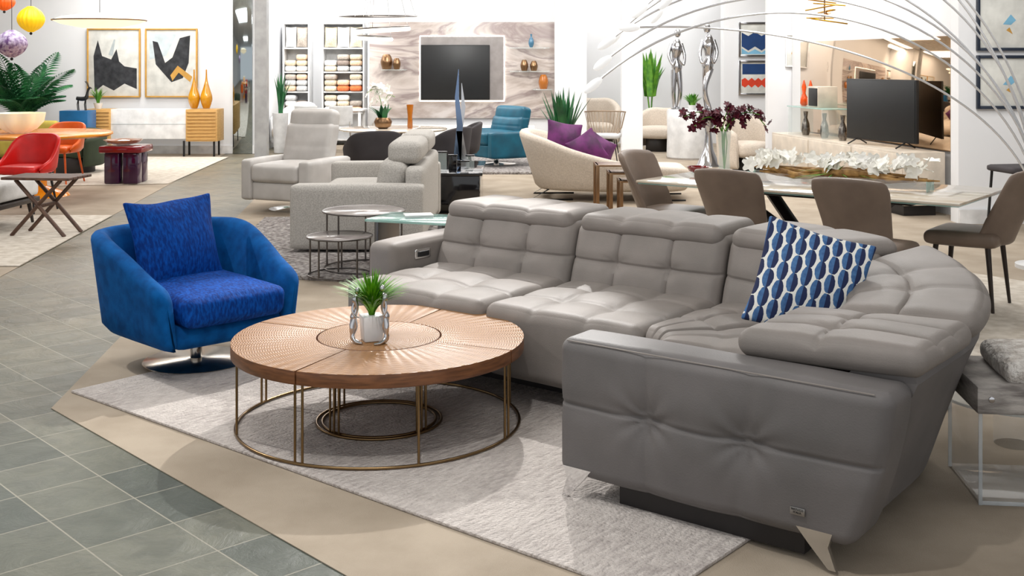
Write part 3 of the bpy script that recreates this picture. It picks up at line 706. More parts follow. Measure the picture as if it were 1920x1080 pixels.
cush('seat',CH,(.12,0,.27),(1.45,.9,.22),CREAM,.1,(.02,.02,.02),18,fn=lambda q,p:Vector((q.x,q.y*(1-.12*p[0]*p[0]),q.z+.06*max(0,-p[0])**2)))
shell('curved_back',CH,[(-.45,.48),(-.68,.3),(-.74,0),(-.66,-.3),(-.34,-.46),(.1,-.50),(.58,-.46),(.80,-.25)],[.66,.78,.80,.76,.60,.47,.41,.37],.12,.14,.30,CREAM)
for (a,b) in ((-.6,-.35),(-.6,.3),(.6,-.35),(.6,.3)): tube('foot',CH,[(a,b,.16),(a-.25,b-.05,.008),(a+.2,b,.008)],.012,BLKM,6)
CH.scale=(1.08,1.05,1)
for (dx,dy,dz,w_,ry) in ((-.50,.05,.66,.46,10),(-.24,-.1,.56,.40,-28),(-.06,.16,.53,.36,30)):
    p=pillow('velvet_pillow',None,(cx_+dx,cy_+dy,dz),w_,w_,.18,PUR,(-15,ry,20)); tag(p,'purple velvet throw pillow on the cream chaise','pillow','purple velvet pillows')
for i,(px,w_,h_) in enumerate(((1163,.53,.52),(1176,.40,.44),(1184,.28,.36))):
    X=(px-960)/F*12.1; t=thing('bronze_nesting_table','bronze framed square nesting table','side table',X,12.2-.04*i,0,0,'bronze nesting tables')
    box('top',t,(0,0,h_-.01),(w_-.03,.40,.015),BRZ,.002)
    for sx in (-1,1):
        for sy in (-1,1): box('leg',t,(sx*(w_/2-.02),sy*(.2-.05*i*.3),h_/2),(.035,.035,h_),BRZ,.003)
    for sx in (-1,1): box('side_rail',t,(sx*(w_/2-.02),0,h_-.015),(.03,.36,.025),BRZ,.002)
x,y,_=XZ(1056,240,15.5); sp=thing('agave_plant','spiky dark green agave plant in a white planter','plant',x,y,0)
lathe('planter',sp,(0,0,0),[(.12,0),(.17,.02),(.2,.55),(.18,.55),(.17,.5),(.0005,.5)],WHT,24); blades('leaves',sp,(0,0,.5),46,.76,.62,.03,DGRN,.15,True)
# ---------------------------------------------------------------- media wall
x0=XZ(692,0,20.7)[0]; x1=XZ(1040,0,20.7)[0]; xm=(x0+x1)/2; pc=(866-960)/F*20.6
WP=thing('feature_wall_panel','banded pink grey onyx wall panel with backlit silver television mount','wall panel',xm,20.76,1.45)
box('stone_slab',WP,(0,0,0),(x1-x0,.06,1.74),ONX,.004)
box('mounting_panel',WP,(pc-xm,-.08,.03),(1.49,.05,1.14),mat('brushed_silver',(150,144,142),.5,0),.004)
for sz in (.585,-.585): box('led_strip',WP,(pc-xm,-.045,.03+sz),(1.53,.02,.018),LED,.002)
for sx in (-.76,.76): box('led_strip',WP,(pc-xm+sx,-.045,.03),(.018,.02,1.17),LED,.002)
TV=thing('television','wall mounted black flat screen television','television',(853-960)/F*20.5,20.60,1.41)
box('tv_body',TV,(0,.02,0),(1.24,.05,.99),BLKM,.01); box('screen',TV,(0,-.008,0),(1.21,.006,.95),SCR,.001)
def gshelf(px0,px1,py,Y):
    a=XZ(px0,py,Y); b=XZ(px1,py,Y); o=box('glass_shelf',None,((a[0]+b[0])/2,Y+.02,a[2]),(b[0]-a[0],.24,.02),GLS,.002); return tag(o,'glass display shelf on the onyx wall','shelf','glass display shelves')
for s_ in ((715,762,131),(955,1030,90),(955,1030,134),(1000,1036,168)): gshelf(*s_,20.58)
def vase(label,px,py,Y,h,r,m,shape=0):
    X,_,Z=XZ(px,py,Y)
    P=[[(r*.5,0),(r,h*.3),(r*.8,h*.6),(r*.3,h*.8),(r*.4,h)],[(r*.7,0),(r,h*.45),(r*.8,h*.8),(r*.5,h)],[(r*.55,0),(r*.9,h*.15),(r*1.0,h*.3),(r*.5,h*.55),(r*.18,h*.75),(r*.1,h)]][shape]
    pr=[(v.x,v.z) for v in crom([(a,0,b) for a,b in P],5)]
    pr+=[(max(pr[-1][0]-.006,.002),h),(max(pr[-1][0]-.01,.001),h*.92),(.0005,h*.9)]
    o=lathe('vase',None,(X,Y,Z),pr,m,24); return tag(o,label,'vase')
vase('round bronze glass vase on a glass shelf',725,130,20.60,.27,.11,BRZ,1); vase('small round bronze vase on a glass shelf',744,130,20.52,.2,.07,BRZ,1)
vase('blue glass bottle vase on a glass shelf',996,89,20.56,.24,.05,mat('blue_glass',(70,120,150),.05,coat=.5),0)
vase('gold vase on a glass shelf',983,133,20.56,.2,.07,BRZ,1); vase('gold vase on a glass shelf',1001,133,20.56,.18,.07,BRZ,1); vase('amber glass bowl vase on a glass shelf',1019,167,20.56,.26,.09,AMB,1)
mc=thing('media_console','long low white media console','console table',pc,20.35,0)
box('body',mc,(0,0,.3),(2.6,.4,.36),WHT,.01); box('plinth',mc,(0,0,.06),(2.4,.32,.12),DARK,.005)
# ---------------------------------------------------------------- textile shelving
cols=[(206,174,146),(190,176,152),(228,222,212),(160,150,140),(206,110,66),(186,186,186),(240,236,228),(130,118,110),(208,194,170),(196,66,38)]
CM=[mat('textile_%s'%'abcdefghij'[i],c,.9,c2=tuple(min(255,v*1.2) for v in c),sc=40) for i,c in enumerate(cols)]
def shelving(px0,px1,Y):
    X0=XZ(px0,0,Y)[0]; X1=XZ(px1,0,Y)[0]; w_=X1-X0; cx=(X0+X1)/2
    c=thing('shelving_unit','white open shelving unit filled with cushions and throws','shelf unit',cx,Y,0)
    for sx in (-1,1): box('side_panel',c,(sx*(w_/2-.02),0,1.18),(.03,.4,2.36),WHT,.003)
    box('back_board',c,(0,.19,1.18),(w_-.04,.02,2.34),WHT,.002)
    zs=[.1,.62,1.02,1.40,1.86,2.34]
    for z_ in zs: box('shelf_board',c,(0,-.005,z_),(w_-.08,.37,.03),WHT,.002)
    for zi in range(1,5):
        z0=zs[zi]+.016; n=2 if w_<.6 else 3; ww=(w_-.1)/n
        for k in range(n):
            xx=cx-w_/2+.05+ww*(k+.5)
            if zi==4:
                p=pillow('cushion',None,(xx,Y-.12,z0+.2),ww*.98,.40,.14,random.choice(CM[:4]+CM[8:9]),(-4,0,0),8); tag(p,'patterned throw cushion standing on a white shelf','cushion','cushions and throws on the shelves')
            else:
                z_=z0
                for j in range(random.choice((2,3,3))):
                    p=cush('folded_throw',None,(xx,Y-.08,z_+.054),(ww*.94,.30,.106),random.choice(CM if zi==2 else CM[:4]+CM[5:9]),.04,(0,0,0),5); tag(p,'folded woven throw stacked on a white shelf','throw','cushions and throws on the shelves'); z_+=.109
shelving(533,584,22.2); shelving(606,686,22.2)
wt=thing('white_dining_table','rectangular white dining table near the shelving','dining table',-3.13,20.6,0)
box('tabletop',wt,(0,0,.74),(.98,.7,.03),WHT,.005)
for sx in (-.43,.43):
    for sy in (-.3,.3): box('leg',wt,(sx,sy,.36),(.05,.05,.72),WHT,.004)
LG=mat('light_grey_shell',(200,200,200),.6)
def schair(x,y,rot,m,label,lm=CHR,grp='pale dining chairs'):
    c=thing('side_chair',label,'chair',x,y,0,rot,grp)
    cush('seat',c,(0,0,.45),(.42,.42,.05),m,.022,(0,0,0),8)
    cush('backrest',c,(0,-.2,.68),(.40,.03,.34),m,.014,(0,0,0),8,rot=(10,0,0),fn=lambda q,p:Vector((q.x,q.y+.05*p[0]**2,q.z)))
    for sx in (-1,1):
        tube('back_post',c,[(sx*.15,-.19,.44),(sx*.15,-.215,.58)],.011,lm,6)
        for sy in (-1,1): tube('leg',c,[(sx*.16,sy*.16,.43),(sx*.19,sy*.19,0)],.011,lm,6)
    return c
w1=schair(-2.95,19.75,10,LG,'pale grey dining chair by the white table')
dup(w1,(-3.5,19.75,0),-6); dup(w1,(-2.35,19.5,0),40)
wsf=thing('white_swivel_chair','rounded white upholstered swivel chair','armchair',-4.03,21.1,0,150)
cush('seat',wsf,(0,0,.30),(.6,.6,.24),CREAM,.1,(0,0,.02),10); shell('curved_back',wsf,[(-.28,.26),(-.32,0),(-.24,-.26),(0,-.33),(.24,-.26),(.32,0),(.28,.26)],[.6,.66,.82,.86,.82,.66,.6],.12,.12,.02,WHT); cyl('swivel_base',wsf,(0,0,0),.2,.16,CHR)
pl=thing('corner_plant','slender green plant in a tall grey planter','plant',-4.08,20.2,0); lathe('planter',pl,(0,0,0),[(.11,0),(.14,.7),(.12,.7),(.0005,.66)],LG,20); blades('leaves',pl,(0,0,.66),30,.8,.3,.02,DGRN)
mp=box('grey_mirror_panel',None,(XZ(455,0,19.97)[0],19.97,1.5),(.34,.02,3.0),GMIR,.002); tag(mp,'tall frameless grey tinted mirror on the wall','mirror')
# ---------------------------------------------------------------- pictures
def picture(label,X,Y,Z,w_,h_,frame,shapes,rotz=0,ft=.03,paper=None):
    t=thing('framed_picture',label,'picture',X,Y,Z,rotz)
    for sx in (-1,1): box('frame_side',t,(sx*(w_/2-ft/2),0,0),(ft,.04,h_),frame,.003)
    for sz in (-1,1): box('frame_rail',t,(0,0,sz*(h_/2-ft/2)),(w_-2*ft,.04,ft),frame,.003)
    box('print',t,(0,.008,0),(w_-2*ft,.012,h_-2*ft),paper or WHT,.001)
    for i,(pts,m_) in enumerate(shapes):
        prism('painted_shape',t,[(a*w_,b*h_) for a,b in pts],0,.0012,m_,0,(0,-.0005*i+.002,0),(90,0,0))
    return t
PAP=mat('art_paper',(214,214,208),.7); INK=mat('ink_black',(26,28,32),.7,c2=(54,56,60),sc=9); GREY=mat('ink_grey',(180,188,190),.8)
GO=mat('paint_gold',(198,150,70),.7); NAV=mat('paint_navy',(20,58,110),.7); REDP=mat('paint_red',(214,62,30),.7); SKY=mat('paint_sky',(120,176,206),.7)
SKL=mat('paint_pale_blue',(196,208,212),.7)
a=XZ(213,118,19.95); picture('abstract black and white art in a thin gold wood frame',a[0],19.96,a[2],.93,1.2,GO,[([(-.38,.1),(-.3,.33),(-.22,.10),(-.05,.05),(.05,.2),(.1,.02),(.2,-.05),(.43,-.08),(.43,-.38),(.2,-.30),(.0,-.40),(-.2,-.32),(-.36,-.42)],INK),([(-.1,.12),(.0,.34),(.03,.34),(-.02,.1)],GREY)],0,.025,PAP)
a=XZ(321,118,19.95); picture('abstract art with black mass and gold streak in wood frame',a[0],19.96,a[2],.91,1.2,GO,[([(-.42,.05),(-.42,.42),(.1,.42),(-.1,.1)],SKL),([(-.36,.32),(-.26,.30),(-.12,.0),(.02,.08),(.16,.36),(.36,.40),(.33,.0),(.22,-.22),(.0,-.28),(-.14,-.16),(-.30,-.02)],INK),([(-.02,-.18),(.12,-.04),(.40,-.20),(.36,-.28),(.14,-.14),(.02,-.26)],GO)],0,.025,PAP)
for (cyy,m1,m2) in ((74,NAV,SKY),(146,REDP,NAV)):
    a=XZ(1416,cyy,20.1)
    if m1 is NAV: sh=[([(-.4,-.2),(-.4,.2),(-.2,.1),(0,.22),(.2,.1),(.4,.2),(.4,-.2),(.2,-.32),(0,-.2),(-.2,-.32)],m1),([(-.4,-.25),(-.2,-.38),(0,-.28),(.2,-.38),(.4,-.25),(.4,-.42),(-.4,-.42)],m2)]
    else: sh=[([(-.38,.1),(-.38,.4),(.38,.4),(.38,.1)],m2),([(-.4,-.22),(-.4,-.05),(-.3,0),(-.2,-.08),(-.1,0),(0,-.08),(.1,0),(.2,-.08),(.3,0),(.4,-.05),(.4,-.22),(.3,-.28),(.2,-.2),(.1,-.28),(0,-.2),(-.1,-.28),(-.2,-.2),(-.3,-.28)],m1)]
    picture('colour block abstract print in a silver frame',a[0],20.12,a[2],.58,.61,SLV,sh,0,.035,PAP)
a=XZ(1491,95,15.9); picture('small abstract print with orange and blue dots',a[0],15.9,a[2],.27,.45,WHT,[([(-.2,-.1),(-.1,.1),(.1,.15),(.2,0),(.05,-.2)],GO),([(-.1,-.15),(0,-.05),(.15,-.2),(0,-.3)],REDP)],0,.015,PAP)
for cyy,h_ in ((40,.58),(154,.53)):
    a=XZ(1895,cyy,11.3); picture('white abstract print in a dark navy frame',a[0],11.325,a[2],.65,h_,mat('navy_frame',(34,44,60),.4),[([(-.1,-.05),(.02,.12),(.1,.02),(.02,-.06)],SKY),([(-.05,-.15),(.0,-.1),(.05,-.22)],GO)],0,.03,PAP)
# ---------------------------------------------------------------- left credenza group
Yc=19.55
CR=thing('credenza','white sideboard with ribbed oak end cabinets and black legs','sideboard',(294-960)/F*Yc,Yc,0)
k=Yc/F
box('white_body',CR,((287-294)*k,0,(.80+.30)/2),(145*k,.42,.5),WHT,.004)
for px,w_ in ((192,48),(385,58)):
    box('oak_cabinet',CR,((px-294)*k,-.02,.53),(w_*k,.46,.54),OAK,.004)
    for j in range(9): box('rib',CR,((px-294)*k,-.26,.30+j*.057),(w_*k*.92,.02,.022),OAK,.004)
box('drawer_line',CR,((287-294)*k,-.212,.55),(140*k,.006,.008),GREY,.001)
for px in (180,225,350,406):
    for sy in (-.16,.16): box('leg',CR,((px-294)*k,sy,.13),(.03,.03,.27),BLKM,.002)
BB=thing('blue_plinth','blue lacquer display plinth cube','plinth',(146-960)/F*18.9,18.9,.011); box('body',BB,(0,0,.41),(.46,.4,.76),BLUEC,.006); box('plinth_base',BB,(0,0,.02),(.4,.34,.04),BLKM,.002)
for px in (364,387):
    vase('golden gourd shaped ceramic vase on the sideboard',px,203,Yc-.02,.66,.10,GOLD,2)['group']='golden gourd vases'
de=thing('animal_figurine','dark metal antelope figurine on the blue plinth','figurine',(156-960)/F*18.9,18.85,.802)
tube('body',de,[(-.09,0,.2),(0,0,.19),(.07,0,.21),(.09,0,.30),(.12,0,.37),(.16,0,.36)],[.03,.035,.035,.02,.02,.008],BLKM,8,sm=3)
for a in (-.07,-.05,.05,.07): tube('leg',de,[(a,(.02 if a in(-.07,.05) else -.02),.19),(a-.01,0,.1),(a,0,0)],.008,BLKM,6)
for a in (-.012,.012): tube('horn',de,[(.11,a,.38),(.09,a*2,.44),(.06,a*3,.48)],.006,BLKM,6)
fp=thing('fern_pot','small grassy plant in a pale pot','plant',(186-960)/F*Yc,Yc-.05,.802); lathe('pot',fp,(0,0,0),[(.05,0),(.08,.1),(.07,.1),(.0005,.09)],WHT,16); blades('leaves',fp,(0,0,.09),50,.3,.8,.01,GREEN)
pm=thing('palm_tree','large leafy parlor palm in a dark planter','plant',-8.0,18.75,0)
lathe('planter',pm,(0,0,0),[(.2,0),(.26,.4),(.24,.4),(.0005,.36)],CHAR,24)
tube('stems',pm,[[(0,0,.36),(.03*i,0,.7),(.05*i,.02*i,.75)] for i in (-2,-1,0,1,2)],.015,DGRN,6)
fronds('fronds',pm,(0,0,.66),40,1.08,DGRN,.022,.30,.5,1.3)
# orange dining group
ot=thing('round_orange_table','round glossy orange wood dining table','dining table',-5.65,13.7,0)
lathe('tabletop',ot,(0,0,.71),[(.80,0),(.84,.02),(.84,.04),(.82,.05),(.0005,.05)],ORT,56); lathe('pedestal',ot,(0,0,0),[(.35,0),(.33,.03),(.09,.12),(.08,.55),(.25,.71)],ORT,32)
pb=thing('petal_bowl','large pale yellow petal shaped glass bowl on the orange table','bowl',-5.78,13.45,.762)
lathe('bowl',pb,(0,0,0),[(.09,0),(.2,.06),(.27,.14),(.29,.24),(.275,.24),(.25,.14),(.18,.07),(.0005,.03)],mat('glowing_yellow_glass',(255,252,236),.2,c2=(254,244,196),sc=3,emi=.15),48,rib=.08,nr=8)  # faint emission added to brighten the bowl, which is no lamp
rc=tub(-5.2,12.3,170,'red rounded shell dining chair with black legs',RED,.82,.25,BLKM,'bright dining chairs',.5)
oc=tub(-5.95,15.1,170,'orange rounded shell dining chair with orange legs',ORG,.80,.24,ORG,'bright dining chairs',.5)
gs=thing('green_armchair','dark green velvet tub armchair','armchair',-6.35,16.6,.011,170); cush('seat',gs,(0,0,.32),(.6,.6,.2),OLV,.06,(0,0,.02),8)
shell('curved_back',gs,[(-.34,.3),(-.38,0),(-.26,-.3),(0,-.36),(.26,-.3),(.38,0),(.34,.3)],[.50,.54,.60,.62,.60,.54,.50],.1,.12,.05,OLV); cyl('base',gs,(0,0,.0),.3,.22,DARK)
OCH=mat('ochre_fabric',(176,158,70),.9)
ys=thing('ochre_sofa','ochre upholstered low sofa beside the palm','sofa',-7.6,17.7,0,0); cush('seat',ys,(0,0,.3),(1.0,.7,.3),OCH,.08,(0,0,.02),10); cush('backrest',ys,(0,.28,.48),(1.0,.2,.40),OCH,.08,(0,0,0),10); box('plinth',ys,(0,0,.08),(.9,.6,.15),DARK,.01)
rt=thing('red_side_table','red lacquer topped side table with violet glass base','side table',-5.08,15.1,.011)
box('tabletop',rt,(0,0,.45),(.56,.5,.09),mat('dark_red_lacquer',(130,14,30),.12,coat=.6),.02); 
for sx in (-.12,.12):
    for sy in (-.12,.12): box('glass_leg',rt,(sx,sy,.203),(.20,.19,.40),PURG,.02)
rb=lathe('shallow_bowl',None,(-5.12,15.1,.507),[(.08,0),(.2,.03),(.25,.07),(.235,.07),(.18,.04),(.0005,.02)],AMB,32); tag(rb,'shallow amber glass bowl on the red side table','bowl')
ft=thing('folding_side_table','weathered wood side table with crossed legs','side table',-4.3,10.6,.012,-8)
BW=mat('weathered_wood',(104,76,60),.6,c2=(70,50,42),sc=10,st=(1,8,1))
for j in range(5): box('top_slat',ft,(0,-.17+j*.085,.525),(.66,.08,.025),BW,.004)
for sy in (-.15,.15):
    for sd in (-1,1): tube('crossed_leg',ft,[(-.26*sd,sy,0),(0,sy,.28),(.22*sd,sy,.51)],.018,BW,6)
box('stretcher',ft,(0,0,.27),(.03,.32,.03),BW,.003)
db=thing('daybed','white upholstered daybed with dark wood legs','daybed',-5.48,11.0,.012,-4)
cush('mattress',db,(0,0,.36),(1.5,.95,.2),mat('white_linen',(220,218,216),.9,bump=.2),.05,(0,0,.02),12); box('frame',db,(0,0,.23),(1.5,.95,.05),DWOOD,.008)
for sx in (-.7,.7):
    for sy in (-.42,.42): tube('leg',db,[(sx*.95,sy*.95,.22),(sx,sy,0)],[.022,.014],DWOOD,8)
# ---------------------------------------------------------------- pendants
def cord(par,z0,z1): tube('cord',par,[(0,0,z0),(0,0,z1)],.004,BLKM,6)
def lantern(label,px,py,Y,r,h,m):
    X,_,Z=XZ(px,py,Y); t=thing('pendant_lantern',label,'pendant lamp',X,Y,Z)
    pr=[(.04*r/.2,-h/2),(r*.75,-h*.3),(r,0),(r*.75,h*.3),(.04,h/2)]; pr=[(v.x,v.z) for v in crom([(a,0,b) for a,b in pr],5)]
    lathe('lamp_shade',t,(0,0,0),pr,m,72,rib=.035,nr=18); cord(t,h/2,3.82-Z); sphere('finial',t,(0,0,-h/2-.02),.02,BLKM)
lantern('yellow ribbed lantern pendant lamp',58,36,16,.18,.36,mat('yellow_lantern',(240,190,20),.5,emi=.4))
lantern('violet and white ribbed lantern pendant lamp',22,82,15,.19,.36,mat('violet_lantern',(200,190,214),.5,c2=(96,60,120),sc=20,emi=.0))
lantern('orange ribbed lantern pendant lamp',8,4,17,.15,.25,mat('orange_lantern',(230,90,20),.5,emi=.4))
X,_,Z=XZ(187,38,15.5); t=thing('disc_pendant','wide shallow white glowing disc pendant lamp','pendant lamp',X,15.5,Z)
lathe('lamp_shade',t,(0,0,0),[(.02,-.11),(.25,-.10),(.5,-.05),(.61,.0),(.5,.045),(.25,.08),(.03,.10)],mat('disc_shade_glow',(255,240,205),.5,emi=.9),64); tube('shade_rim',t,ring(.608,0,64),.010,BRZ,6,closed=True); cord(t,.10,3.82-Z)
X,_,Z=XZ(709,38,15); t=thing('ring_pendant','tiered white glowing ring pendant lamp','pendant lamp',X,15,Z)
for dz,R,tx in ((.02,.5,.0),(-.13,.34,.06),(-.24,.22,-.05)):
    tube('light_ring',t,[(R*cos(a*2*pi/48)+tx,R*sin(a*2*pi/48),dz+.06*sin(a*2*pi/48+tx*20)*R) for a in range(48)],.026,WRM,8,closed=True)
    tube('ring_band',t,[(R*cos(a*2*pi/48)+tx,R*sin(a*2*pi/48),dz+.03+.06*sin(a*2*pi/48+tx*20)*R) for a in range(48)],.012,GUN,8,closed=True)
    tube('cord',t,[[(R*cos(q)+tx,R*sin(q),dz),(0,0,1.6)] for q in (0,2.1,4.2)],.003,SLV,5)
cyl('canopy',t,(0,0,1.6),.1,3.82-Z-1.6,WHT)
X,_,Z=XZ(1546,22,12); t=thing('gold_chandelier','gold blade chandelier with small lights','chandelier',X,12,Z); tube('stem',t,[(0,0,-.1),(0,0,3.82-Z)],.008,BRZ,6)
GM=mat('gold_metal',(224,170,50),.25,1)
for i in range(11): box('arm_blade',t,(.05*cos(i*2.4),.05*sin(i*2.4),-.1+.035*i),(.38-.01*i,.045,.012),GM,.002,(6*sin(i),8*cos(i*1.7),i*33))
# multi-arc lamp: elliptical arcs rising from one base
X0,Y0=4.12,8.9
AL=thing('arc_lamp','floor lamp with many thin white arching rods and oval lights','floor lamp',X0,Y0,0)
lathe('base',AL,(0,0,0),[(.20,0),(.20,.03),(.04,.05),(.03,.3),(.0005,.32)],WHT,32)
ends=[(1130,118,8.6,1.85),(1138,80,8.9,1.98),(1150,72,9.3,2.12),(1112,160,8.4,1.72),(1200,20,9.0,2.25),(1250,2,8.7,2.4),(1232,28,9.4,2.5),(1180,30,8.8,1.62)]
ARC=mat('arc_silver',(214,216,220),.25,.6)
LH=mat('lamp_head_white',(240,240,240),.3,emi=.5)
for i,(px,py,ye,Aa) in enumerate(ends):
    E=Vector(XZ(px,py,ye)); z0=.25; sn=min(.995,(E.z-z0)/Aa); te=pi-math.asin(sn); pts=[]
    for k_ in range(41):
        t_=te*k_/40; f=(1-cos(t_))/(1-cos(te))
        pts.append(((E.x-X0)*f+.03*cos(i*2.3)*(1-f)+.12*sin(i*1.9)*sin(t_)*(1-f),(E.y-Y0)*f+.03*sin(i*2.3)*(1-f),z0+Aa*sin(t_)))
    tube('arc_rod',AL,pts,.009,ARC,6)
    d=(Vector(pts[-1])-Vector(pts[-3])).normalized(); pr=[(max(.034*sin(pi*j/10),.0005),-.085*cos(pi*j/10)) for j in range(11)]
    o=lathe('lamp_head',AL,pts[-1],pr,LH,16); o.rotation_euler=d.to_track_quat('Z','Y').to_euler()
# ---------------------------------------------------------------- right side media console
a_=Vector((4.66,11.75,0)); b_=Vector((3.99,15.75,0)); dr=(b_-a_).normalized(); ang=math.degrees(atan2(dr.y,dr.x)); nv=Vector((-dr.y,dr.x,0))
def onw(s,off,z): p=a_+dr*s+nv*off; return (p.x,p.y,z)
m0=onw(2.0,.10,1.27)
o=box('bronze_mirror',None,m0,(3.75,.02,1.2),BMIR,.003,(0,0,ang)); tag(o,'large bronze tinted wall mirror','mirror')
CL=mat('cream_lacquer',(208,196,180),.3)
q=onw(1.9,.38,0); MC=thing('low_console','long low cream lacquer media console','console table',q[0],q[1],0,ang)
box('body',MC,(0,0,.39),(3.5,.46,.55),CL,.008); box('plinth',MC,(0,0,.05),(3.3,.36,.11),DARK,.004)
for s_ in (-1.16,0,1.16): box('door_front',MC,(s_,.235,.39),(1.12,.012,.5),CL,.004)
q=onw(1.0,.42,.668); T2=thing('television','black flat screen television standing on the cream console','television',q[0],q[1],q[2],ang+180+12)
box('tv_body',T2,(0,0,.40),(1.15,.045,.68),BLKM,.008); box('screen',T2,(0,-.025,.40),(1.12,.006,.65),SCR,.001)
for sx in (-.4,.4): tube('stand_foot',T2,[[(sx,-.14,.006),(sx,0,.07),(sx,.12,.006)]],.008,BLKM,6)
q=onw(2.7,.40,.668); GS=thing('glass_riser','clear glass riser shelf on the console','shelf',q[0],q[1],q[2],ang)
box('glass_top',GS,(0,0,.36),(1.1,.34,.014),GGL,.002)
for sx in (-.5,.5): box('glass_side',GS,(sx,0,.176),(.014,.34,.352),GLS,.002)
q=onw(2.55,.40,1.036); s2=thing('speaker_box','black and cream cube speaker on the glass riser','speaker',q[0],q[1],q[2],ang)
box('cabinet',s2,(0,0,.13),(.3,.26,.26),CL,.006); box('grille',s2,(-.02,.134,.13),(.24,.012,.22),BLKM,.004)
for s_ in (2.9,3.1):
    q=onw(s_,.40,1.036); v=lathe('vase',None,q,[(.03,0),(.05,.03),(.045,.1),(.02,.16),(.03,.24),(.008,.33)],mat('orange_glass',(220,80,20),.1,coat=.4),20); tag(v,'slender orange glass vase on the glass riser','vase','orange glass vases')
for s_ in (1.95,2.45,3.0):
    q=onw(s_,.42,.668); v=lathe('silver_vase',None,q,[(.04,0),(.055,.05),(.045,.15),(.02,.22),(.03,.3),(.025,.3),(.0005,.27)],mat('mottled_silver',(150,146,140),.25,.9,c2=(90,84,80),sc=30),20); tag(v,'mottled silver bottle vase on the console','vase','silver bottle vases')
bs=thing('bar_chair','dark metal framed counter chair against the white wall','chair',4.65,10.5,0,100)
cush('seat',bs,(0,0,.62),(.42,.42,.06),CHAR,.025,(0,0,0),8); cush('backrest',bs,(0,-.2,.88),(.42,.04,.3),CHAR,.018,(0,0,0),8)
for sx in (-1,1):
    tube('back_post',bs,[(sx*.18,-.19,.6),(sx*.18,-.20,.98)],.012,BLKM,6)
    for sy in (-1,1): tube('leg',bs,[(sx*.17,sy*.17,.6),(sx*.2,sy*.2,0)],.013,BLKM,6)
# ---------------------------------------------------------------- statues and right-centre furniture
def statue(label,px,py,Y,h,sd=1):
    X,_,Z=XZ(px,py,Y); t=thing('chrome_statue',label,'sculpture',X,Y,Z)
    lathe('base',t,(0,0,0),[(.09,0),(.09,.02),(.03,.04)],SLV,24); s=h
    tube('leg',t,[(-.03,0,.03),(-.05,-.02*sd,s*.22),(-.03,0,s*.48)],[.03,.04,.06],SLV,10,sm=4)
    tube('leg',t,[(.03,0,.03),(.06*sd,-.04,s*.24),(.03,0,s*.48)],[.03,.04,.06],SLV,10,sm=4)
    tube('torso',t,[(0,0,s*.44),(.01*sd,0,s*.52),(-.01*sd,0,s*.62),(.01,0,s*.74),(.01,0,s*.82),(.015,0,s*.86)],[.06,.09,.065,.10,.06,.03],SLV,14,sm=4)
    sphere('head',t,(.02*sd,0,s*.93),.056,SLV,1.35)
    for k in (-1,1): tube('arm',t,[(k*.08,0,s*.80),(k*.13,-.03,s*.66),(k*.09+.02*sd,-.08,s*.54),(k*.03,-.10,s*.60)],[.032,.026,.020,.014],SLV,8,sm=4)
def drum(name,label,px,py,Y,r,m,prof=None):
    X=(px-960)/F*Y; z=H-(py-HY)/F*Y; t=thing(name,label,'pedestal',X,Y,0); lathe('body',t,(0,0,0),prof or [(r,0.0),(r*1.03,.05),(r,z*.5),(r*1.02,z-.03),(r*.98,z),(.0005,z)],m,48)
    lathe('plinth_ring',t,(0,0,0),[(r*1.04,.0),(r*1.04,.03),(r,.035)],SLV,40); return z
drum('drum_cabinet','round white drum sideboard',1292,205,19.0,.36,WHT)
statue('slender polished chrome human figure sculpture',1268,205,19.0,1.36)
zz=drum('silver_pedestal','flared polished silver pedestal',1328,208,17.6,.10,SLV,[(.2,0),(.17,.03),(.08,.25),(.05,.5),(.07,.75),(.14,.84),(.0005,.845)])
statue('polished chrome dancing figure sculpture',1328,208,17.6,1.36,-1)
op=thing('green_orchid','green leafy plant in a white bowl on the drum sideboard','plant',(1298-960)/F*18.80,18.80,H-(205-HY)/F*19.0); lathe('pot',op,(0,0,0),[(.05,0),(.08,.08),(.07,.08),(.0005,.07)],WHT,16); blades('leaves',op,(0,0,.07),40,.22,1.0,.022,GREEN)
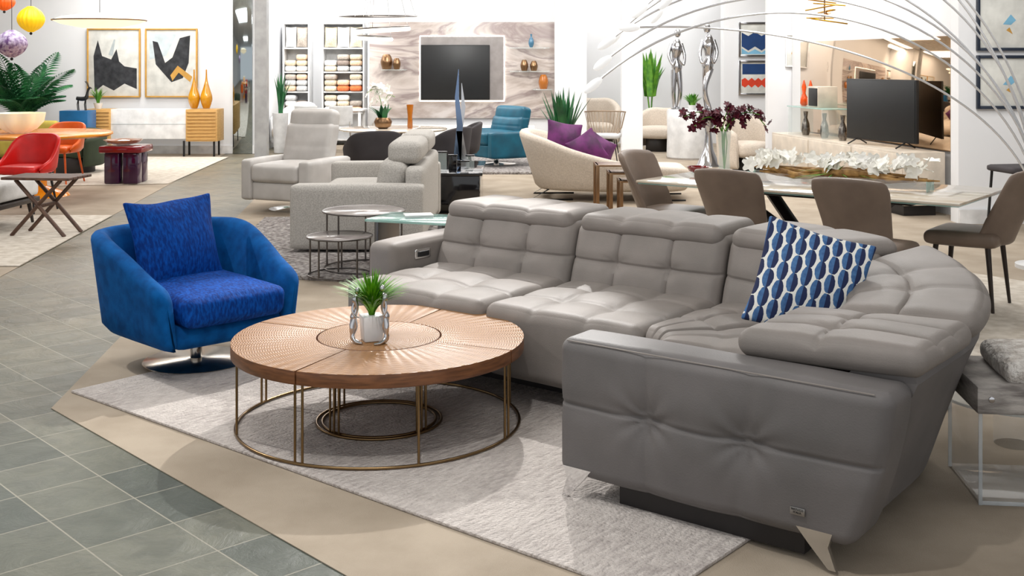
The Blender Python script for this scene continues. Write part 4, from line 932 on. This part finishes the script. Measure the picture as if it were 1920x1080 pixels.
fk=thing('tall_plant','tall broad leaved green plant in a white planter','plant',(1220-960)/F*21.8,21.8,0); lathe('planter',fk,(0,0,0),[(.15,0),(.2,.6),(.18,.6),(.0005,.55)],WHT,24)
tube('stems',fk,[[(0,0,.5),(.03,0,1.0),(.02,0,1.4)],[(0,0,.5),(-.05,0,.9),(-.08,0,1.3)]],.015,GREEN,6); blades('leaves',fk,(0,0,.95),34,.9,.45,.055,GREEN,.2)
def tubchair2(name,label,x,y,rot,m,w=.4,h=.76,z0=.08):
    c=thing(name,label,'armchair',x,y,0,rot); cush('seat',c,(0,.02,.34),(w*1.75,w*1.75,.2),m,.08,(0,0,.02),10)
    shell('curved_back',c,[(-w*.92,w*.8),(-w,0),(-w*.7,-w*.75),(0,-w),(w*.7,-w*.75),(w,0),(w*.92,w*.8)],[h-.2,h-.12,h,h,h,h-.12,h-.2],z0,.13,.05,m); cyl('base',c,(0,0,0),w*.6,.25,DARK); return c
tubchair2('cream_armchair','rounded cream upholstered armchair',2.62,20.6,150,CREAM,.36)
tubchair2('cream_swivel_chair','cream upholstered swivel chair by the white drum',(1418-960)/F*16,16.6,200,CREAM,.36,.80)
tubchair2('cream_armchair','rounded cream upholstered armchair by the pillar',(1115-960)/F*21.7,21.7,180,CREAM,.4,.9)
WI=mat('wire_taupe',(150,130,110),.4,.5)
wc=thing('wire_chair','woven wire lounge chair with slim legs','chair',(1134-960)/F*18.3,18.3,0,170)
L=[]
for i in range(15):
    a=-pi*.05-(pi*.9)*i/14; L.append([(.17*cos(a),.17*sin(a),.40),(.27*cos(a),.27*sin(a),.55),(.33*cos(a),.33*sin(a),.80)])
tube('woven_back',wc,L,.006,WI,5); tube('rim',wc,[(.33*cos(-pi*.05-pi*.9*i/20),.33*sin(-pi*.05-pi*.9*i/20),.80) for i in range(21)],.012,WI,6)
cush('seat',wc,(0,0,.42),(.5,.5,.07),LG,.03,(0,0,0),8)
for sx in (-1,1):
    for sy in (-1,1): tube('leg',wc,[(sx*.16,sy*.16,.39),(sx*.22,sy*.22,0)],.009,BLKM,6)
